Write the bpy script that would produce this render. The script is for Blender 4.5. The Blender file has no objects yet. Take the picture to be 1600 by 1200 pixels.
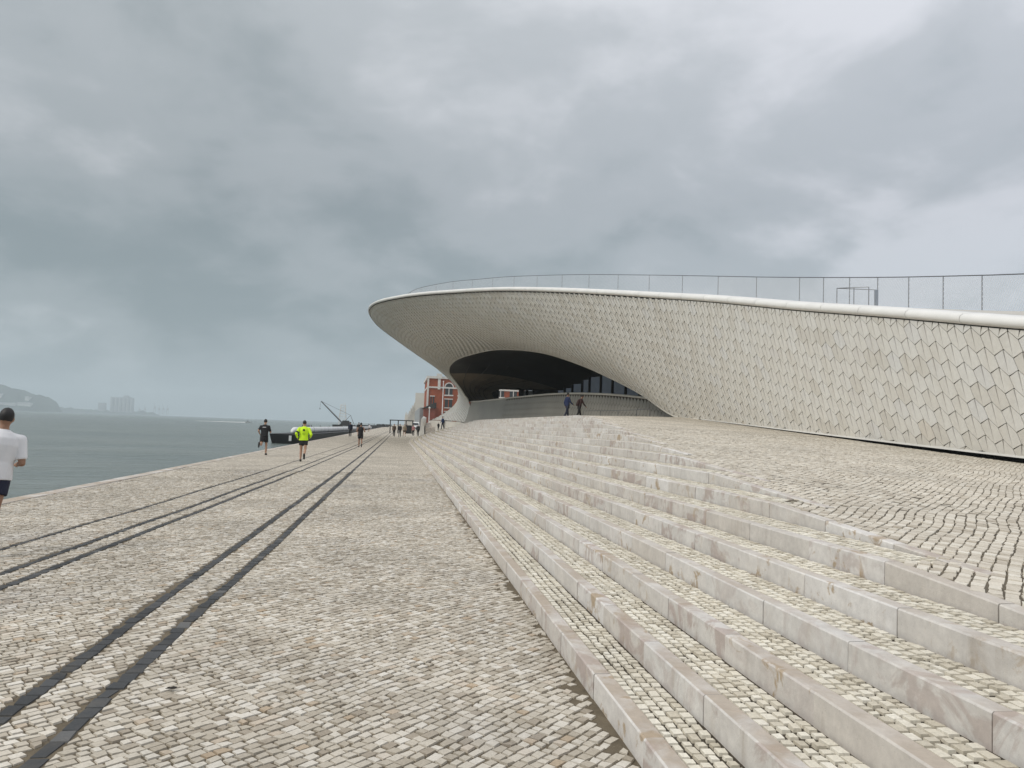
import bpy, bmesh, math, random
import numpy as np
from mathutils import Vector, Matrix, Euler

random.seed(7)
rng = np.random.default_rng(11)
R = math.radians
scene = bpy.context.scene
COL = scene.collection

# ------------------------------------------------------------------ camera
cam_d = bpy.data.cameras.new('camera')
cam = bpy.data.objects.new('camera', cam_d)
COL.objects.link(cam)
EYE = np.array([0, 0, 1.72])
YAW, PITCH, ROLL = R(8.16), R(3.27), R(2.1)
_f = Vector((math.sin(YAW) * math.cos(PITCH), math.cos(YAW) * math.cos(PITCH), math.sin(PITCH)))
_r0 = Vector((math.cos(YAW), -math.sin(YAW), 0))
_u0 = _r0.cross(_f)
_r = _r0 * math.cos(ROLL) + _u0 * math.sin(ROLL)
_u = _u0 * math.cos(ROLL) - _r0 * math.sin(ROLL)
cam.matrix_world = Matrix(((_r.x, _u.x, -_f.x, 0), (_r.y, _u.y, -_f.y, 0), (_r.z, _u.z, -_f.z, 1.72), (0, 0, 0, 1)))
cam_d.sensor_fit = 'HORIZONTAL'
cam_d.sensor_width = 36
cam_d.lens = 27
cam_d.clip_start = 0.1
cam_d.clip_end = 30000
scene.camera = cam

# ------------------------------------------------------------------ render / colour
scene.render.engine = 'CYCLES'
scene.cycles.use_denoising = True
scene.cycles.max_bounces = 8
scene.cycles.diffuse_bounces = 4
scene.cycles.volume_bounces = 1
scene.view_settings.view_transform = 'Standard'
scene.view_settings.look = 'None'
scene.view_settings.gamma = 1
scene.view_settings.use_curve_mapping = False
scene.view_settings.exposure = 0.30

SUN_AZ = R(250)     # from +Y clockwise: over the river, a little behind the camera
SUN_EL = R(42)


class NT:
    """tiny node-tree helper"""
    def __init__(s, tree):
        s.t = tree; s.n = tree.nodes; s.l = tree.links

    def add(s, kind, **kw):
        n = s.n.new(kind)
        for k, v in kw.items():
            if k == 'ins':
                for a, b in v.items():
                    if hasattr(b, 'node'):
                        s.l.new(b, n.inputs[a])
                    else:
                        n.inputs[a].default_value = b
            else:
                setattr(n, k, v)
        return n

    def math(s, op, a, b=0.0, c=0.0, clamp=False):
        n = s.n.new('ShaderNodeMath'); n.operation = op; n.use_clamp = clamp
        for i, x in enumerate((a, b, c)):
            if hasattr(x, 'node'):
                s.l.new(x, n.inputs[i])
            else:
                n.inputs[i].default_value = x
        return n.outputs[0]

    def mix(s, fac, a, b, kind='RGBA', blend='MIX'):
        n = s.n.new('ShaderNodeMix'); n.data_type = kind
        if kind == 'RGBA':
            n.blend_type = blend; ia, ib, o = 6, 7, 2
        else:
            ia, ib, o = 2, 3, 0
        for i, x in ((0, fac), (ia, a), (ib, b)):
            if hasattr(x, 'node'):
                s.l.new(x, n.inputs[i])
            else:
                if kind == 'RGBA' and i and len(x) == 3:
                    x = (*x, 1)
                n.inputs[i].default_value = x
        return n.outputs[o]

    def ramp(s, fac, stops, interp='LINEAR'):
        n = s.n.new('ShaderNodeValToRGB'); n.color_ramp.interpolation = interp
        e = n.color_ramp.elements
        while len(e) < len(stops):
            e.new(0.5)
        for el, (p, c) in zip(e, stops):
            el.position = p
            el.color = (*c, 1) if not np.isscalar(c) else (c, c, c, 1)
        s.l.new(fac, n.inputs[0])
        return n.outputs[0]

    def noise(s, vec, scale, detail=4, rough=0.55, dist=0.0):
        n = s.add('ShaderNodeTexNoise', ins={'Scale': scale, 'Detail': detail, 'Roughness': rough, 'Distortion': dist})
        if vec is not None:
            s.l.new(vec, n.inputs['Vector'])
        return n.outputs['Fac']


# ------------------------------------------------------------------ world: overcast sky
SKY_OFF = (1.0, 9.0)
world = bpy.data.worlds.new('World')
scene.world = world
world.use_nodes = True
w = NT(world.node_tree)
w.n.clear()
w_out = w.add('ShaderNodeOutputWorld')
tc = w.add('ShaderNodeTexCoord')
sep = w.add('ShaderNodeSeparateXYZ', ins={0: tc.outputs['Generated']})
elev = w.math('MAXIMUM', sep.outputs[2], 0.0)
den = w.math('ADD', elev, 0.42)
px_ = w.math('DIVIDE', sep.outputs[0], den)
py_ = w.math('DIVIDE', sep.outputs[1], den)
cmb = w.add('ShaderNodeCombineXYZ', ins={0: w.math('ADD', px_, SKY_OFF[0]), 1: w.math('ADD', py_, SKY_OFF[1]), 2: w.math('MULTIPLY', elev, 1.3)})
big = w.noise(cmb.outputs[0], 1.15, 2, 0.45, 0.3)
mid = w.noise(cmb.outputs[0], 2.8, 6, 0.52, 0.35)
fine = w.noise(cmb.outputs[0], 8.0, 5, 0.55, 0.2)
cl = w.math('ADD', w.math('MULTIPLY', big, 0.50), w.math('ADD', w.math('MULTIPLY', mid, 0.37), w.math('MULTIPLY', fine, 0.13)))
clm = w.ramp(cl, [(0.40, 0.0), (0.50, 0.40), (0.60, 1.0)], 'EASE')
low = w.ramp(elev, [(0.0, (0.182, 0.240, 0.268)), (0.10, (0.180, 0.228, 0.252)), (0.28, (0.205, 0.240, 0.260)), (0.55, (0.35, 0.38, 0.395)), (1.0, (0.74, 0.74, 0.74))])
hig = w.ramp(elev, [(0.0, (0.250, 0.315, 0.340)), (0.10, (0.41, 0.45, 0.48)), (0.28, (0.44, 0.46, 0.485)), (0.55, (0.57, 0.59, 0.61)), (1.0, (0.98, 0.98, 0.98))])
cloud = w.mix(clm, low, hig)
# the cloud deck thins slowly from the river mouth towards the city side
side = w.math('MULTIPLY_ADD', sep.outputs[0], 0.95, 0.25, clamp=True)
cloud = w.mix(side, cloud, w.mix(1.0, cloud, (1.30, 1.27, 1.32), blend='MULTIPLY'))
sky = w.add('ShaderNodeTexSky', sky_type='NISHITA', sun_disc=False, sun_elevation=SUN_EL, sun_rotation=SUN_AZ, air_density=1.5, dust_density=4.0)
skyd = w.mix(1.0, sky.outputs[0], (0.09, 0.09, 0.09), blend='MULTIPLY')
skyc = w.mix(0.93, skyd, cloud)
bg = w.add('ShaderNodeBackground', ins={0: skyc, 1: 1.0})
w.l.new(bg.outputs[0], w_out.inputs[0])

# ------------------------------------------------------------------ sun behind the cloud
sun_d = bpy.data.lights.new('sun', 'SUN')
sun_d.energy = 1.5
sun_d.angle = R(18)
sun_d.color = (1.0, 0.96, 0.90)
sun = bpy.data.objects.new('sun', sun_d)
COL.objects.link(sun)
sdir = Vector((math.sin(SUN_AZ) * math.cos(SUN_EL), math.cos(SUN_AZ) * math.cos(SUN_EL), math.sin(SUN_EL)))
sun.rotation_euler = sdir.to_track_quat('Z', 'Y').to_euler()


# ------------------------------------------------------------------ helpers
def tag(o, label=None, cat=None, group=None, kind=None):
    if label: o['label'] = label
    if cat: o['category'] = cat
    if group: o['group'] = group
    if kind: o['kind'] = kind
    return o


def empty(name, loc=(0, 0, 0)):
    o = bpy.data.objects.new(name, None)
    o.location = loc
    o.empty_display_size = 0.2
    COL.objects.link(o)
    return o


def raw_mesh(name, verts, faces, mat=None, smooth=False):
    m = bpy.data.meshes.new(name)
    m.from_pydata([tuple(map(float, v)) for v in verts] if not isinstance(verts, np.ndarray) else verts.tolist(), [], faces if not isinstance(faces, np.ndarray) else faces.tolist())
    m.update()
    if mat: m.materials.append(mat)
    if smooth:
        m.polygons.foreach_set('use_smooth', [True] * len(m.polygons))
    return m


def mesh(name, verts, faces, mat, parent=None, smooth=False, loc=None):
    o = bpy.data.objects.new(name, raw_mesh(name, verts, faces, mat, smooth))
    COL.objects.link(o)
    if loc is not None: o.location = loc
    if parent: o.parent = parent
    return o


def obj_from(name, me, parent=None, loc=(0, 0, 0)):
    o = bpy.data.objects.new(name, me)
    o.location = loc
    COL.objects.link(o)
    if parent: o.parent = parent
    return o


class MB:
    def __init__(s):
        s.v = []; s.f = []

    def quad(s, a, b, c, d):
        n = len(s.v); s.v += [a, b, c, d]; s.f.append((n, n + 1, n + 2, n + 3)); return s

    def box(s, x0, x1, y0, y1, z0, z1):
        n = len(s.v)
        s.v += [(x, y, z) for z in (z0, z1) for y in (y0, y1) for x in (x0, x1)]
        s.f += [tuple(n + i for i in q) for q in ((0, 2, 3, 1), (4, 5, 7, 6), (0, 1, 5, 4), (2, 6, 7, 3), (0, 4, 6, 2), (1, 3, 7, 5))]
        return s

    def hexa(s, p):   # 8 points: bottom 4 ccw, top 4 ccw
        n = len(s.v); s.v += [tuple(q) for q in p]
        s.f += [tuple(n + i for i in q) for q in ((0, 3, 2, 1), (4, 5, 6, 7), (0, 1, 5, 4), (1, 2, 6, 5), (2, 3, 7, 6), (3, 0, 4, 7))]
        return s

    def tube(s, pts, r, seg=8, caps=True):
        pts = [Vector(p) for p in pts]
        rs = r if hasattr(r, '__len__') else [r] * len(pts)
        base = len(s.v)
        for i, p in enumerate(pts):
            d = (pts[min(i + 1, len(pts) - 1)] - pts[max(i - 1, 0)]).normalized()
            up = Vector((0, 0, 1)) if abs(d.z) < 0.95 else Vector((1, 0, 0))
            a = d.cross(up).normalized(); b = a.cross(d)
            for k in range(seg):
                t = 2 * math.pi * k / seg
                s.v.append(tuple(p + (a * math.cos(t) + b * math.sin(t)) * rs[i]))
        for i in range(len(pts) - 1):
            for k in range(seg):
                s.f.append((base + i * seg + k, base + i * seg + (k + 1) % seg, base + (i + 1) * seg + (k + 1) % seg, base + (i + 1) * seg + k))
        if caps:
            s.f.append(tuple(base + k for k in reversed(range(seg))))
            s.f.append(tuple(base + (len(pts) - 1) * seg + k for k in range(seg)))
        return s

    def prism(s, poly, y0, y1):   # polygon in (x,z), extruded along y
        n = len(s.v); m = len(poly)
        s.v += [(x, y0, z) for x, z in poly] + [(x, y1, z) for x, z in poly]
        s.f += [tuple(n + i for i in range(m)), tuple(n + m + i for i in reversed(range(m)))]
        for i in range(m):
            j = (i + 1) % m
            s.f.append((n + i, n + m + i, n + m + j, n + j))
        return s

    def build(s, name, mat, parent=None, smooth=False, loc=None):
        o = mesh(name, s.v, s.f, mat, parent, smooth, loc)
        bm = bmesh.new(); bm.from_mesh(o.data); bmesh.ops.recalc_face_normals(bm, faces=bm.faces); bm.to_mesh(o.data); bm.free()
        return o


def sm(pts, n=40):
    """Catmull-Rom through pts (any dimension), n samples a span"""
    P = np.asarray(pts, float)
    P = np.vstack([2 * P[0] - P[1], P, 2 * P[-1] - P[-2]])
    o = []
    for i in range(1, len(P) - 2):
        t = np.linspace(0, 1, n, endpoint=False)[:, None]
        a, b, c, d = P[i - 1:i + 3]
        o.append(.5 * ((2 * b) + (-a + c) * t + (2 * a - 5 * b + 4 * c - d) * t * t + (-a + 3 * b - 3 * c + d) * t ** 3))
    return np.vstack(o + [P[-2][None]])


def smoothstep(a, b, x):
    t = np.clip((np.asarray(x, float) - a) / (b - a), 0, 1)
    return t * t * (3 - 2 * t)


def in_view(P, margin=0.12):
    """mask of the points a camera near this one could see (with margin)"""
    d = np.asarray(P, float) - EYE
    z = d @ np.array(_f)
    x = d @ np.array(_r); y = d @ np.array(_u)
    return (z > 0.3) & (np.abs(x) < z * (0.667 + margin) + 0.6) & (np.abs(y) < z * (0.5 + margin) + 0.6)


# ------------------------------------------------------------------ materials
def new_mat(name):
    m = bpy.data.materials.new(name)
    m.use_nodes = True
    t = NT(m.node_tree)
    b = m.node_tree.nodes['Principled BSDF']
    return m, t, b


def simple(name, col, rough=0.7, metal=0.0, var=0.12, scale=3.0, spec=0.5, bump=0.0, bscale=40):
    m, t, b = new_mat(name)
    co = t.add('ShaderNodeTexCoord').outputs['Object']
    n = t.noise(co, scale, 5)
    f = t.ramp(n, [(0.3, 1 - var), (0.7, 1 + var)])
    c = t.mix(1.0, col, f, blend='MULTIPLY')
    t.l.new(c, b.inputs['Base Color'])
    b.inputs['Roughness'].default_value = rough
    b.inputs['Metallic'].default_value = metal
    b.inputs['Specular IOR Level'].default_value = spec
    if bump:
        bn = t.add('ShaderNodeBump', ins={'Strength': bump, 'Distance': 0.02, 'Height': t.noise(co, bscale, 5)})
        t.l.new(bn.outputs[0], b.inputs['Normal'])
    return m


def cobble_mat(name, stops, patch=(0.82, 1.1), damp=0.0, gr=0.35):
    """each stone its own tone; slow patches of dirt; fine pitting"""
    m, t, b = new_mat(name)
    geo = t.add('ShaderNodeNewGeometry')
    oi = t.add('ShaderNodeObjectInfo')
    rnd = t.math('FRACT', t.math('ADD', geo.outputs['Random Per Island'], oi.outputs['Random']))
    base = t.ramp(rnd, stops)
    pos = geo.outputs['Position']
    big = t.ramp(t.noise(pos, 0.55, 4, 0.6), [(0.3, patch[0]), (0.68, patch[1])])
    c = t.mix(1.0, base, big, blend='MULTIPLY')
    grime = t.ramp(t.noise(pos, 3.1, 5, 0.65), [(0.52, 0.0), (0.78, gr)])
    c = t.mix(grime, c, (0.30, 0.255, 0.19))
    fine_ = t.noise(pos, 70, 4, 0.65)
    c = t.mix(1.0, c, t.ramp(fine_, [(0.25, 0.80), (0.7, 1.1)]), blend='MULTIPLY')
    if damp:
        dm = t.ramp(t.noise(pos, 0.32, 3, 0.5), [(0.56, 0.0), (0.70, damp)])
        c = t.mix(dm, c, (0.30, 0.30, 0.31))
    t.l.new(c, b.inputs['Base Color'])
    b.inputs['Roughness'].default_value = 0.75
    b.inputs['Specular IOR Level'].default_value = 0.35
    bn = t.add('ShaderNodeBump', ins={'Strength': 0.35, 'Distance': 0.004, 'Height': t.noise(pos, 45, 5, 0.6)})
    t.l.new(bn.outputs[0], b.inputs['Normal'])
    return m


M_COB = cobble_mat('limestone_setts', [(0.0, (0.36, 0.31, 0.245)), (0.12, (0.47, 0.42, 0.34)), (0.4, (0.56, 0.51, 0.425)), (0.7, (0.64, 0.59, 0.505)), (0.92, (0.73, 0.69, 0.615)), (1.0, (0.46, 0.36, 0.25))], (0.78, 1.08), 0.28)
M_TREAD = cobble_mat('pale_setts', [(0.0, (0.55, 0.50, 0.40)), (0.3, (0.70, 0.65, 0.54)), (0.7, (0.77, 0.725, 0.615)), (1.0, (0.82, 0.78, 0.68))], (0.88, 1.05))
M_RAMP = cobble_mat('grey_cream_setts', [(0.0, (0.48, 0.425, 0.345)), (0.3, (0.61, 0.555, 0.465)), (0.7, (0.68, 0.625, 0.53)), (1.0, (0.75, 0.705, 0.615))], (0.84, 1.06))
M_BASALT = cobble_mat('basalt_setts', [(0.0, (0.040, 0.042, 0.044)), (0.5, (0.058, 0.061, 0.064)), (0.9, (0.078, 0.081, 0.084)), (1.0, (0.13, 0.13, 0.128))], (0.85, 1.15), gr=0.18)


def far_paving(name, c0, c1, scale=11.0):
    m, t, b = new_mat(name)
    pos = t.add('ShaderNodeNewGeometry').outputs['Position']
    vo = t.add('ShaderNodeTexVoronoi', feature='F1', ins={'Vector': pos, 'Scale': scale, 'Randomness': 0.7})
    ed = t.add('ShaderNodeTexVoronoi', feature='DISTANCE_TO_EDGE', ins={'Vector': pos, 'Scale': scale, 'Randomness': 0.7})
    sp = t.add('ShaderNodeSeparateColor', ins={0: vo.outputs['Color']})
    c = t.mix(sp.outputs[0], c0, c1)
    c = t.mix(t.ramp(ed.outputs['Distance'], [(0.02, 1.0), (0.09, 0.0)]), c, (0.19, 0.155, 0.11))
    big = t.ramp(t.noise(pos, 0.5, 5, 0.6), [(0.3, 0.8), (0.7, 1.12)])
    c = t.mix(1.0, c, big, blend='MULTIPLY')
    c = t.mix(t.ramp(t.noise(pos, 2.6, 5, 0.65), [(0.52, 0.0), (0.78, 0.5)]), c, (0.30, 0.255, 0.19))
    t.l.new(c, b.inputs['Base Color'])
    b.inputs['Roughness'].default_value = 0.8
    bn = t.add('ShaderNodeBump', ins={'Strength': 0.5, 'Distance': 0.01, 'Height': ed.outputs['Distance']})
    t.l.new(bn.outputs[0], b.inputs['Normal'])
    return m


M_FAR_PROM = far_paving('distant_setts', (0.42, 0.375, 0.305), (0.69, 0.64, 0.55), 15.0)
M_FAR_TREAD = far_paving('distant_pale_setts', (0.56, 0.50, 0.39), (0.77, 0.71, 0.59))
M_FAR_RAMP = far_paving('distant_ramp_setts', (0.52, 0.465, 0.375), (0.73, 0.675, 0.58))

# sandy dirt in the joints
m, t, b = new_mat('joint_sand')
pos = t.add('ShaderNodeNewGeometry').outputs['Position']
c = t.ramp(t.noise(pos, 6, 6, 0.65), [(0.3, (0.095, 0.076, 0.050)), (0.7, (0.175, 0.142, 0.095))])
c = t.mix(t.ramp(t.noise(pos, 160, 3, 0.6), [(0.62, 0.0), (0.75, 0.7)]), c, (0.42, 0.36, 0.27))
t.l.new(c, b.inputs['Base Color']); b.inputs['Roughness'].default_value = 0.95
bn = t.add('ShaderNodeBump', ins={'Strength': 0.6, 'Distance': 0.01, 'Height': t.noise(pos, 60, 5, 0.7)})
t.l.new(bn.outputs[0], b.inputs['Normal'])
M_SAND = m
M_TJOINT = simple('terrace_joint_sand', (0.12, 0.10, 0.07), 0.95, var=0.35, scale=9, bump=0.5)
M_JOINT = simple('dark_joint_earth', (0.055, 0.044, 0.029), 0.95, var=0.35, scale=9, bump=0.5)

# limestone kerb blocks: grey-white, rust-brown and violet veins, drip streaks, worn brown tops
m, t, b = new_mat('kerb_limestone')
geo = t.add('ShaderNodeNewGeometry'); oi = t.add('ShaderNodeObjectInfo')
pos = geo.outputs['Position']
rnd = t.math('FRACT', t.math('ADD', geo.outputs['Random Per Island'], oi.outputs['Random']))
r2 = t.math('FRACT', t.math('MULTIPLY', rnd, 7.31))
base = t.ramp(rnd, [(0.0, (0.59, 0.55, 0.505)), (0.35, (0.66, 0.64, 0.615)), (0.7, (0.62, 0.585, 0.545)), (1.0, (0.73, 0.71, 0.69))])
off = t.add('ShaderNodeVectorMath', operation='ADD', ins={0: pos, 1: (0, 0, 0)})
cmbr = t.add('ShaderNodeCombineXYZ', ins={0: t.math('MULTIPLY', rnd, 13.0), 1: 0.0, 2: t.math('MULTIPLY', r2, 5.0)})
t.l.new(cmbr.outputs[0], off.inputs[1])
cloudy = t.noise(off.outputs[0], 3.0, 6, 0.6, 0.6)
c = t.mix(1.0, base, t.ramp(cloudy, [(0.3, (0.87, 0.865, 0.86)), (0.7, (1.07, 1.07, 1.06))]), blend='MULTIPLY')
vein = t.noise(off.outputs[0], 2.2, 7, 0.62, 1.6)
vm = t.math('MULTIPLY', t.ramp(vein, [(0.50, 0.0), (0.58, 0.8)]), t.ramp(r2, [(0.35, 0.0), (0.7, 1.0)]))
c = t.mix(vm, c, (0.43, 0.355, 0.32))
rust = t.math('MULTIPLY', t.ramp(t.noise(off.outputs[0], 4.3, 6, 0.65, 0.8), [(0.56, 0.0), (0.62, 0.85)]), t.ramp(rnd, [(0.4, 0.0), (0.75, 1.0)]))
c = t.mix(rust, c, (0.40, 0.30, 0.19))
strk = t.add('ShaderNodeVectorMath', operation='MULTIPLY', ins={0: pos, 1: (9.0, 9.0, 0.9)})
st = t.ramp(t.noise(strk.outputs[0], 1.0, 5, 0.6), [(0.52, 0.0), (0.70, 0.55)])
nz = t.add('ShaderNodeSeparateXYZ', ins={0: geo.outputs['True Normal']})
topm = t.ramp(nz.outputs[2], [(0.75, 0.0), (0.95, 1.0)])
side_m = t.math('SUBTRACT', 1.0, topm)
c = t.mix(t.math('MULTIPLY', t.math('MULTIPLY', st, side_m), t.ramp(t.noise(pos, 1.3, 3, 0.5), [(0.45, 0.1), (0.65, 1.0)])), c, (0.40, 0.345, 0.285))
low_m = t.add('ShaderNodeMapRange', ins={0: t.add('ShaderNodeSeparateXYZ', ins={0: pos}).outputs[2], 1: 0.2, 2: 0.9, 3: 0.75, 4: 0.35})
dirt = t.math('MULTIPLY', topm, t.math('MULTIPLY', t.ramp(t.noise(pos, 1.7, 6, 0.6, 0.4), [(0.38, 0.10), (0.56, 1.0)]), low_m.outputs[0]))
c = t.mix(dirt, c, (0.38, 0.30, 0.215))
pit = t.ramp(t.noise(pos, 55, 3, 0.6), [(0.66, 0.0), (0.74, 0.35)])
c = t.mix(pit, c, (0.25, 0.22, 0.18))
c = t.mix(1.0, c, t.ramp(t.noise(pos, 17, 8, 0.7), [(0.25, 0.86), (0.75, 1.10)]), blend='MULTIPLY')
t.l.new(c, b.inputs['Base Color'])
b.inputs['Roughness'].default_value = 0.62
b.inputs['Specular IOR Level'].default_value = 0.4
bn = t.add('ShaderNodeBump', ins={'Strength': 0.45, 'Distance': 0.008, 'Height': t.noise(pos, 28, 6, 0.7)})
t.l.new(bn.outputs[0], b.inputs['Normal'])
M_KERB = m

# glazed facade tiles
m, t, b = new_mat('glazed_tile')
geo = t.add('ShaderNodeNewGeometry'); oi = t.add('ShaderNodeObjectInfo')
pos = geo.outputs['Position']
rnd = t.math('FRACT', t.math('ADD', geo.outputs['Random Per Island'], oi.outputs['Random']))
c = t.ramp(rnd, [(0.0, (0.68, 0.655, 0.60)), (0.2, (0.745, 0.725, 0.675)), (0.6, (0.77, 0.755, 0.71)), (0.88, (0.775, 0.765, 0.73)), (0.96, (0.745, 0.74, 0.72)), (1.0, (0.72, 0.68, 0.61))])
strk = t.add('ShaderNodeVectorMath', operation='MULTIPLY', ins={0: pos, 1: (2.2, 2.2, 0.35)})
c = t.mix(t.ramp(t.noise(strk.outputs[0], 1.0, 5, 0.6), [(0.45, 0.0), (0.8, 0.28)]), c, (0.55, 0.49, 0.40))
c = t.mix(1.0, c, t.ramp(t.noise(pos, 9, 4), [(0.3, 0.95), (0.7, 1.03)]), blend='MULTIPLY')
t.l.new(c, b.inputs['Base Color'])
b.inputs['Roughness'].default_value = 0.33
b.inputs['Specular IOR Level'].default_value = 0.35
M_TILE = m
M_BACK = simple('tile_backing', (0.06, 0.05, 0.04), 0.9)
M_SMOOTH = simple('smooth_render', (0.60, 0.575, 0.52), 0.55, var=0.05, scale=0.7)
M_COURT = simple('court_wall_shaded', (0.27, 0.255, 0.22), 0.5, var=0.12, scale=0.4)  # the court's shade is put into this colour, darker than the facade tiles
M_LIP = simple('lip_panel_white', (0.76, 0.75, 0.72), 0.4, var=0.06, scale=1.5)
M_SHADE = simple('painted_shade', (0.015, 0.015, 0.015), 0.9)  # shade painted as near-black, for the foot recess and the lip line
M_ROOF = simple('roof_paving', (0.50, 0.48, 0.44), 0.8, var=0.1, scale=2)
M_STEEL = simple('stainless_steel', (0.50, 0.51, 0.53), 0.35, 0.9, var=0.05)
M_STEELD = simple('dark_steel', (0.14, 0.145, 0.155), 0.5, 0.4, var=0.1)
M_STEELM = simple('grey_steel', (0.36, 0.365, 0.38), 0.5, 0.5, var=0.1)
M_CABLE = simple('bright_cable', (0.70, 0.71, 0.73), 0.4, 0.0, var=0.05)
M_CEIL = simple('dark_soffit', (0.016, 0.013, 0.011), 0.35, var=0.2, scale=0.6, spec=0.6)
M_BROWN = simple('brown_soffit_tiles', (0.20, 0.155, 0.105), 0.45, var=0.15, scale=1.2)
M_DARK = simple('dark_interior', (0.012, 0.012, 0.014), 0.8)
M_GLASS = simple('sky_tint_glass', (0.075, 0.09, 0.15), 0.10, var=0.25, scale=0.5, spec=0.8)  # reflected sky is painted into the base colour as slate blue
M_BLACK = simple('black_paint', (0.012, 0.012, 0.013), 0.6, var=0.3)
M_WHITE = simple('white_paint', (0.72, 0.73, 0.72), 0.5, var=0.1, scale=0.5)

# ================================================================== GROUND, RIVER
# river
m, t, b = new_mat('river_water')
pos = t.add('ShaderNodeNewGeometry').outputs['Position']
mp = t.add('ShaderNodeVectorMath', operation='MULTIPLY', ins={0: pos, 1: (0.55, 1.0, 1.0)})
n1 = t.noise(mp.outputs[0], 0.35, 6, 0.62, 0.5)
n2 = t.noise(mp.outputs[0], 0.045, 4, 0.5, 0.3)
n3 = t.noise(mp.outputs[0], 1.1, 5, 0.6, 0.6)
hh = t.math('ADD', t.math('ADD', t.math('MULTIPLY', n1, 1.1), t.math('MULTIPLY', n3, 0.35)), t.math('MULTIPLY', n2, 1.8))
bn = t.add('ShaderNodeBump', ins={'Strength': 0.8, 'Distance': 1.3, 'Height': hh})
t.l.new(bn.outputs[0], b.inputs['Normal'])
c = t.ramp(n2, [(0.35, (0.120, 0.150, 0.138)), (0.65, (0.165, 0.192, 0.175))])
t.l.new(c, b.inputs['Base Color'])
b.inputs['Roughness'].default_value = 0.22
b.inputs['IOR'].default_value = 1.33
M_WATER = m
WZ = -2.2
river = mesh('river', [(-9000, -60, WZ), (60, -60, WZ), (60, 9000, WZ), (-9000, 9000, WZ)], [(0, 1, 2, 3)], M_WATER)
tag(river, kind='structure')

# land under everything on the right of the quay wall
land = MB().box(-7.0, 700, -12, 1400, -6, -0.16).build('ground', M_SAND)
tag(land, kind='structure')

QE = -7.40          # quay edge
K0 = 1.31           # first kerb
NK = 16
RISE = 0.15
KX = [K0 + 0.405 * i for i in range(6)]
while len(KX) < NK:
    KX.append(KX[-1] + 0.478)
KX = np.array(KX)
KW = 0.105          # width of a kerb top
Y_END = 103.0


def kshift(y):
    y = np.asarray(y, float)
    return -0.0065 * np.clip(y - 8, 0, None) + 1.75 * (np.clip(y - 68, 0, None) / 32) ** 2


def kx(k, y):      # front line of kerb k (1-based)
    return KX[k - 1] + kshift(y)


def ramp_z(x, y):
    x = np.asarray(x, float); y = np.asarray(y, float)
    r = 0.905 + 0.0575 * (y - 5) - 0.0270 * np.clip(x - 4, 0, None)
    top = 2.40 + 0.04 * np.clip(x - 8.0, 0, 8) * (1 - 0.75 * smoothstep(40, 47, y))
    k = 0.12      # soft minimum
    h = np.clip(0.5 + 0.5 * (top - r) / k, 0, 1)
    return top * (1 - h) + r * h - k * h * (1 - h)


prom = empty('promenade', (0, 0, 0))
tag(prom, kind='structure')
steps = empty('steps', (0, 0, 0))
tag(steps, kind='structure')
terr = empty('sloping_terrace', (0, 0, 0))
tag(terr, kind='structure')

# rail lines: dark basalt strips, nearly parallel to the quay
RAILS = [
    [(-1.72, -3), (-1.70, 5), (-1.64, 12), (-1.55, 35), (-1.42, 73), (-1.3, 170)],
    [(-2.16, -3), (-2.13, 5), (-2.09, 13), (-1.97, 30), (-1.84, 73), (-1.7, 170)],
    [(-3.95, -3), (-3.83, 5), (-3.56, 15), (-3.25, 27), (-2.88, 54), (-2.4, 170)],
    [(-4.32, -3), (-4.20, 5), (-3.90, 15), (-3.60, 27), (-3.22, 54), (-2.7, 170)],
    [(-5.1, -3), (-4.97, 5), (-4.66, 14), (-4.35, 27), (-3.95, 54), (-3.4, 170)],
]
RHW = np.array([0.047, 0.045, 0.041, 0.039, 0.028])


def rail_x(i, y):
    p = np.array(RAILS[i])
    return np.interp(y, p[:, 1], p[:, 0])


# ------------------------------------------------------------------ cobble generator
def stones_mesh(Q, ztop, drop=0.012, inset=0.007, tilt=0.0025):
    """Q (N,4,2) outlines ccw, ztop (N,4): domed setts, 5 faces each -> verts, faces"""
    N = len(Q)
    c = Q.mean(1, keepdims=True)
    d = Q - c
    L = np.linalg.norm(d, axis=2, keepdims=True)
    inner = c + d * np.clip((L - inset) / np.maximum(L, 1e-6), 0.3, 1)
    V = np.empty((N, 8, 3))
    V[:, :4, :2] = inner
    V[:, :4, 2] = ztop + rng.normal(0, tilt, (N, 4)) * 0.5 + rng.normal(0, tilt, (N, 1))
    V[:, 4:, :2] = Q
    V[:, 4:, 2] = V[:, :4, 2] - drop
    f = np.array([(0, 1, 2, 3), (4, 5, 1, 0), (5, 6, 2, 1), (6, 7, 3, 2), (7, 4, 0, 3)])
    F = (np.arange(N)[:, None, None] * 8 + f[None]).reshape(-1, 4)
    return V, F, f


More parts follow.
